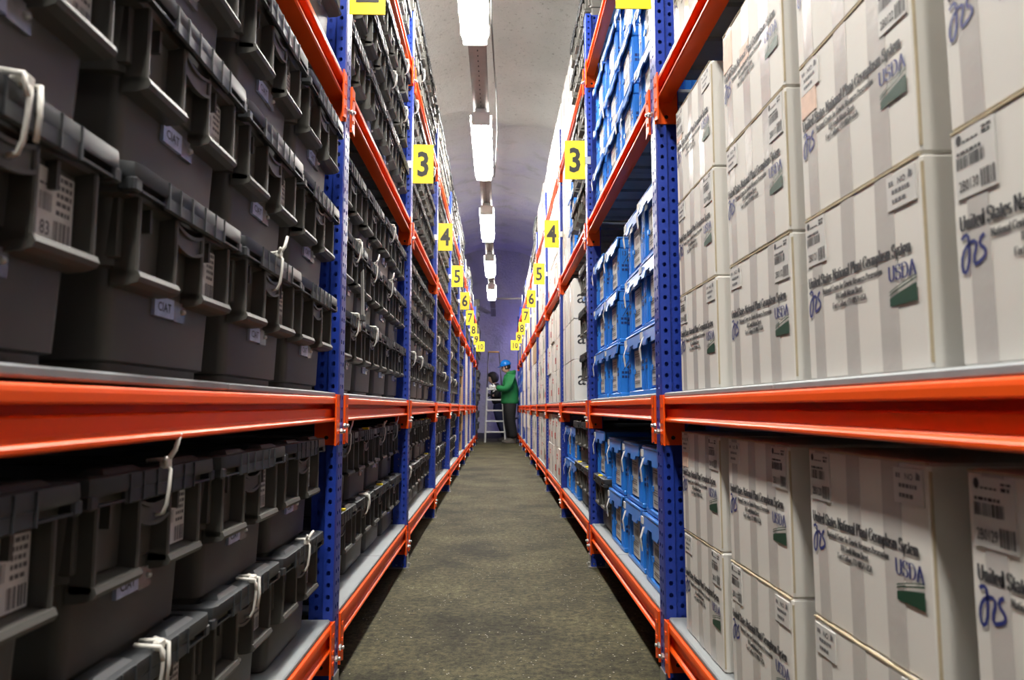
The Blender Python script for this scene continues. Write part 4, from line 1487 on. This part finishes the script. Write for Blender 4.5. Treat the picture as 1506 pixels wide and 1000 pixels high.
def person_dark():
    P = Vector((.085, 17.10, 0))
    t = empty('person', P, 0)
    tag(t, 'dark-haired person in dark clothes leaning behind the green jacket', 'person')
    body = [[((-.02, 0, .84), .13, 'pel'), ((-.05, 0, 1.02), .12), ((-.10, 0, 1.22), .14, 'ch'), ((-.14, 0, 1.35), .07, 'nk'), ((-.17, 0, 1.41), .052)],
            ['pel', ((-.02, .09, .80), .09), ((-.0, .10, .44), .062), ((.10, .10, .10), .045), ((.09, .10, .05), .04), ((-.02, .12, .03), .032)],
            ['pel', ((-.02, -.09, .80), .09), ((.03, -.10, .44), .062), ((.14, -.10, .10), .045), ((.13, -.10, .05), .04), ((.02, -.12, .03), .032)],
            ['ch', ((-.10, .17, 1.29), .065), ((-.09, .22, 1.06), .045), ((-.20, .18, 1.09), .034)],
            ['ch', ((-.10, -.17, 1.29), .065), ((-.09, -.22, 1.06), .045), ((-.20, -.18, 1.09), .034)]]
    obj('body', skin_mesh('body', *chain(body), M['skin']), t)
    jacket = [[((-.02, 0, .86), .165, 'pel'), ((-.05, 0, 1.02), .155), ((-.10, 0, 1.22), .172, 'ch'), ((-.135, 0, 1.33), .10), ((-.15, 0, 1.37), .075)],
              ['ch', ((-.095, .16, 1.28), .095), ((-.085, .23, 1.07), .075), ((-.16, .20, 1.085), .058)],
              ['ch', ((-.095, -.16, 1.28), .095), ((-.085, -.23, 1.07), .075), ((-.16, -.20, 1.085), .058)]]
    obj('jacket', skin_mesh('jacket', *chain(jacket), M['dark_coat']), t)
    tr = [[((-.03, 0, .96), .13), ((-.02, 0, .86), .150, 'a'), ((-.02, 0, .76), .165, 'cr')],
          ['cr', ((-.03, .09, .68), .13), ((-.0, .10, .44), .095), ((.085, .10, .20), .082), ((.10, .10, .09), .078)],
          ['cr', ((-.02, -.09, .68), .13), ((.03, -.10, .44), .095), ((.125, -.10, .20), .082), ((.14, -.10, .09), .078)]]
    obj('trousers', skin_mesh('trousers', *chain(tr), M['navy']), t)
    for y, x in ((.10, .08), (-.10, .12)):
        mb = MB()
        rr = []
        for z, k in ((0, 1), (.02, 1.02), (.05, .95), (.085, .6), (.12, .5)):
            x0 = -.15 * k if z < .06 else -.05
            rr.append([(x + x0 + (.09 - x0) * (.5 - .5 * math.cos(a * math.pi / 6)), y + .046 * (k * .3 + .7) * math.sin(a * math.pi / 6), z) for a in range(12)])
        mb.loft(rr, True, 0, True)
        obj('boot', mb.mesh('boot', [M['shoe']]), t)
    hd = obj('head', head_mesh('head', M['skin']), t, (-.175, 0, 1.395))
    hd.rotation_euler = (0, -.25, 0)
    face_parts(t, hd)
    r = random.Random(4)
    hair = MB()
    rr = []
    for z, k in ((-.01, .8), (.04, 1.08), (.09, 1.2), (.14, 1.22), (.19, 1.1), (.235, .8), (.262, .3)):
        ring = []
        for a in range(18):
            an = a * math.pi / 9
            q = k * (1 + r.uniform(-.06, .06))
            x = math.cos(an) * .118 * q
            if x < 0 and z < .15:
                x *= .45
            elif x < 0:
                x *= .95
            ring.append((.015 + x, .098 * q * math.sin(an), z))
        rr.append(ring)
    hair.loft(rr, True, 0, True)
    obj('hair', hair.mesh('hair', [M['hair']]), hd)
    for wr, yy in (((-.19, .185, 1.09), -.2), ((-.19, -.185, 1.09), .2)):
        ps = []
        hand(ps, wr, (-1, yy, .05), (.0, -1 if wr[1] > 0 else 1, -.2), .6, 1.0)
        obj('glove', skin_mesh('glove', *chain(ps), M['dark_coat'], 1), t)
person_dark()

# coil of cable lying at the foot of the end wall
cc = MB()
pts = []
for i in range(70):
    a = i * .42
    rr_ = .24 + .03 * math.sin(i * 1.3)
    pts.append((rr_ * math.cos(a), .05 * math.sin(i * .7), .30 + rr_ * math.sin(a)))
cc.tube(pts, .013, 6)
tag(obj('cable_coil', cc.mesh('cable_coil', [M['cable']]), None, (.62, 18.2, 0.0)), 'dark coiled cable leaning at the foot of the end wall', 'cable')
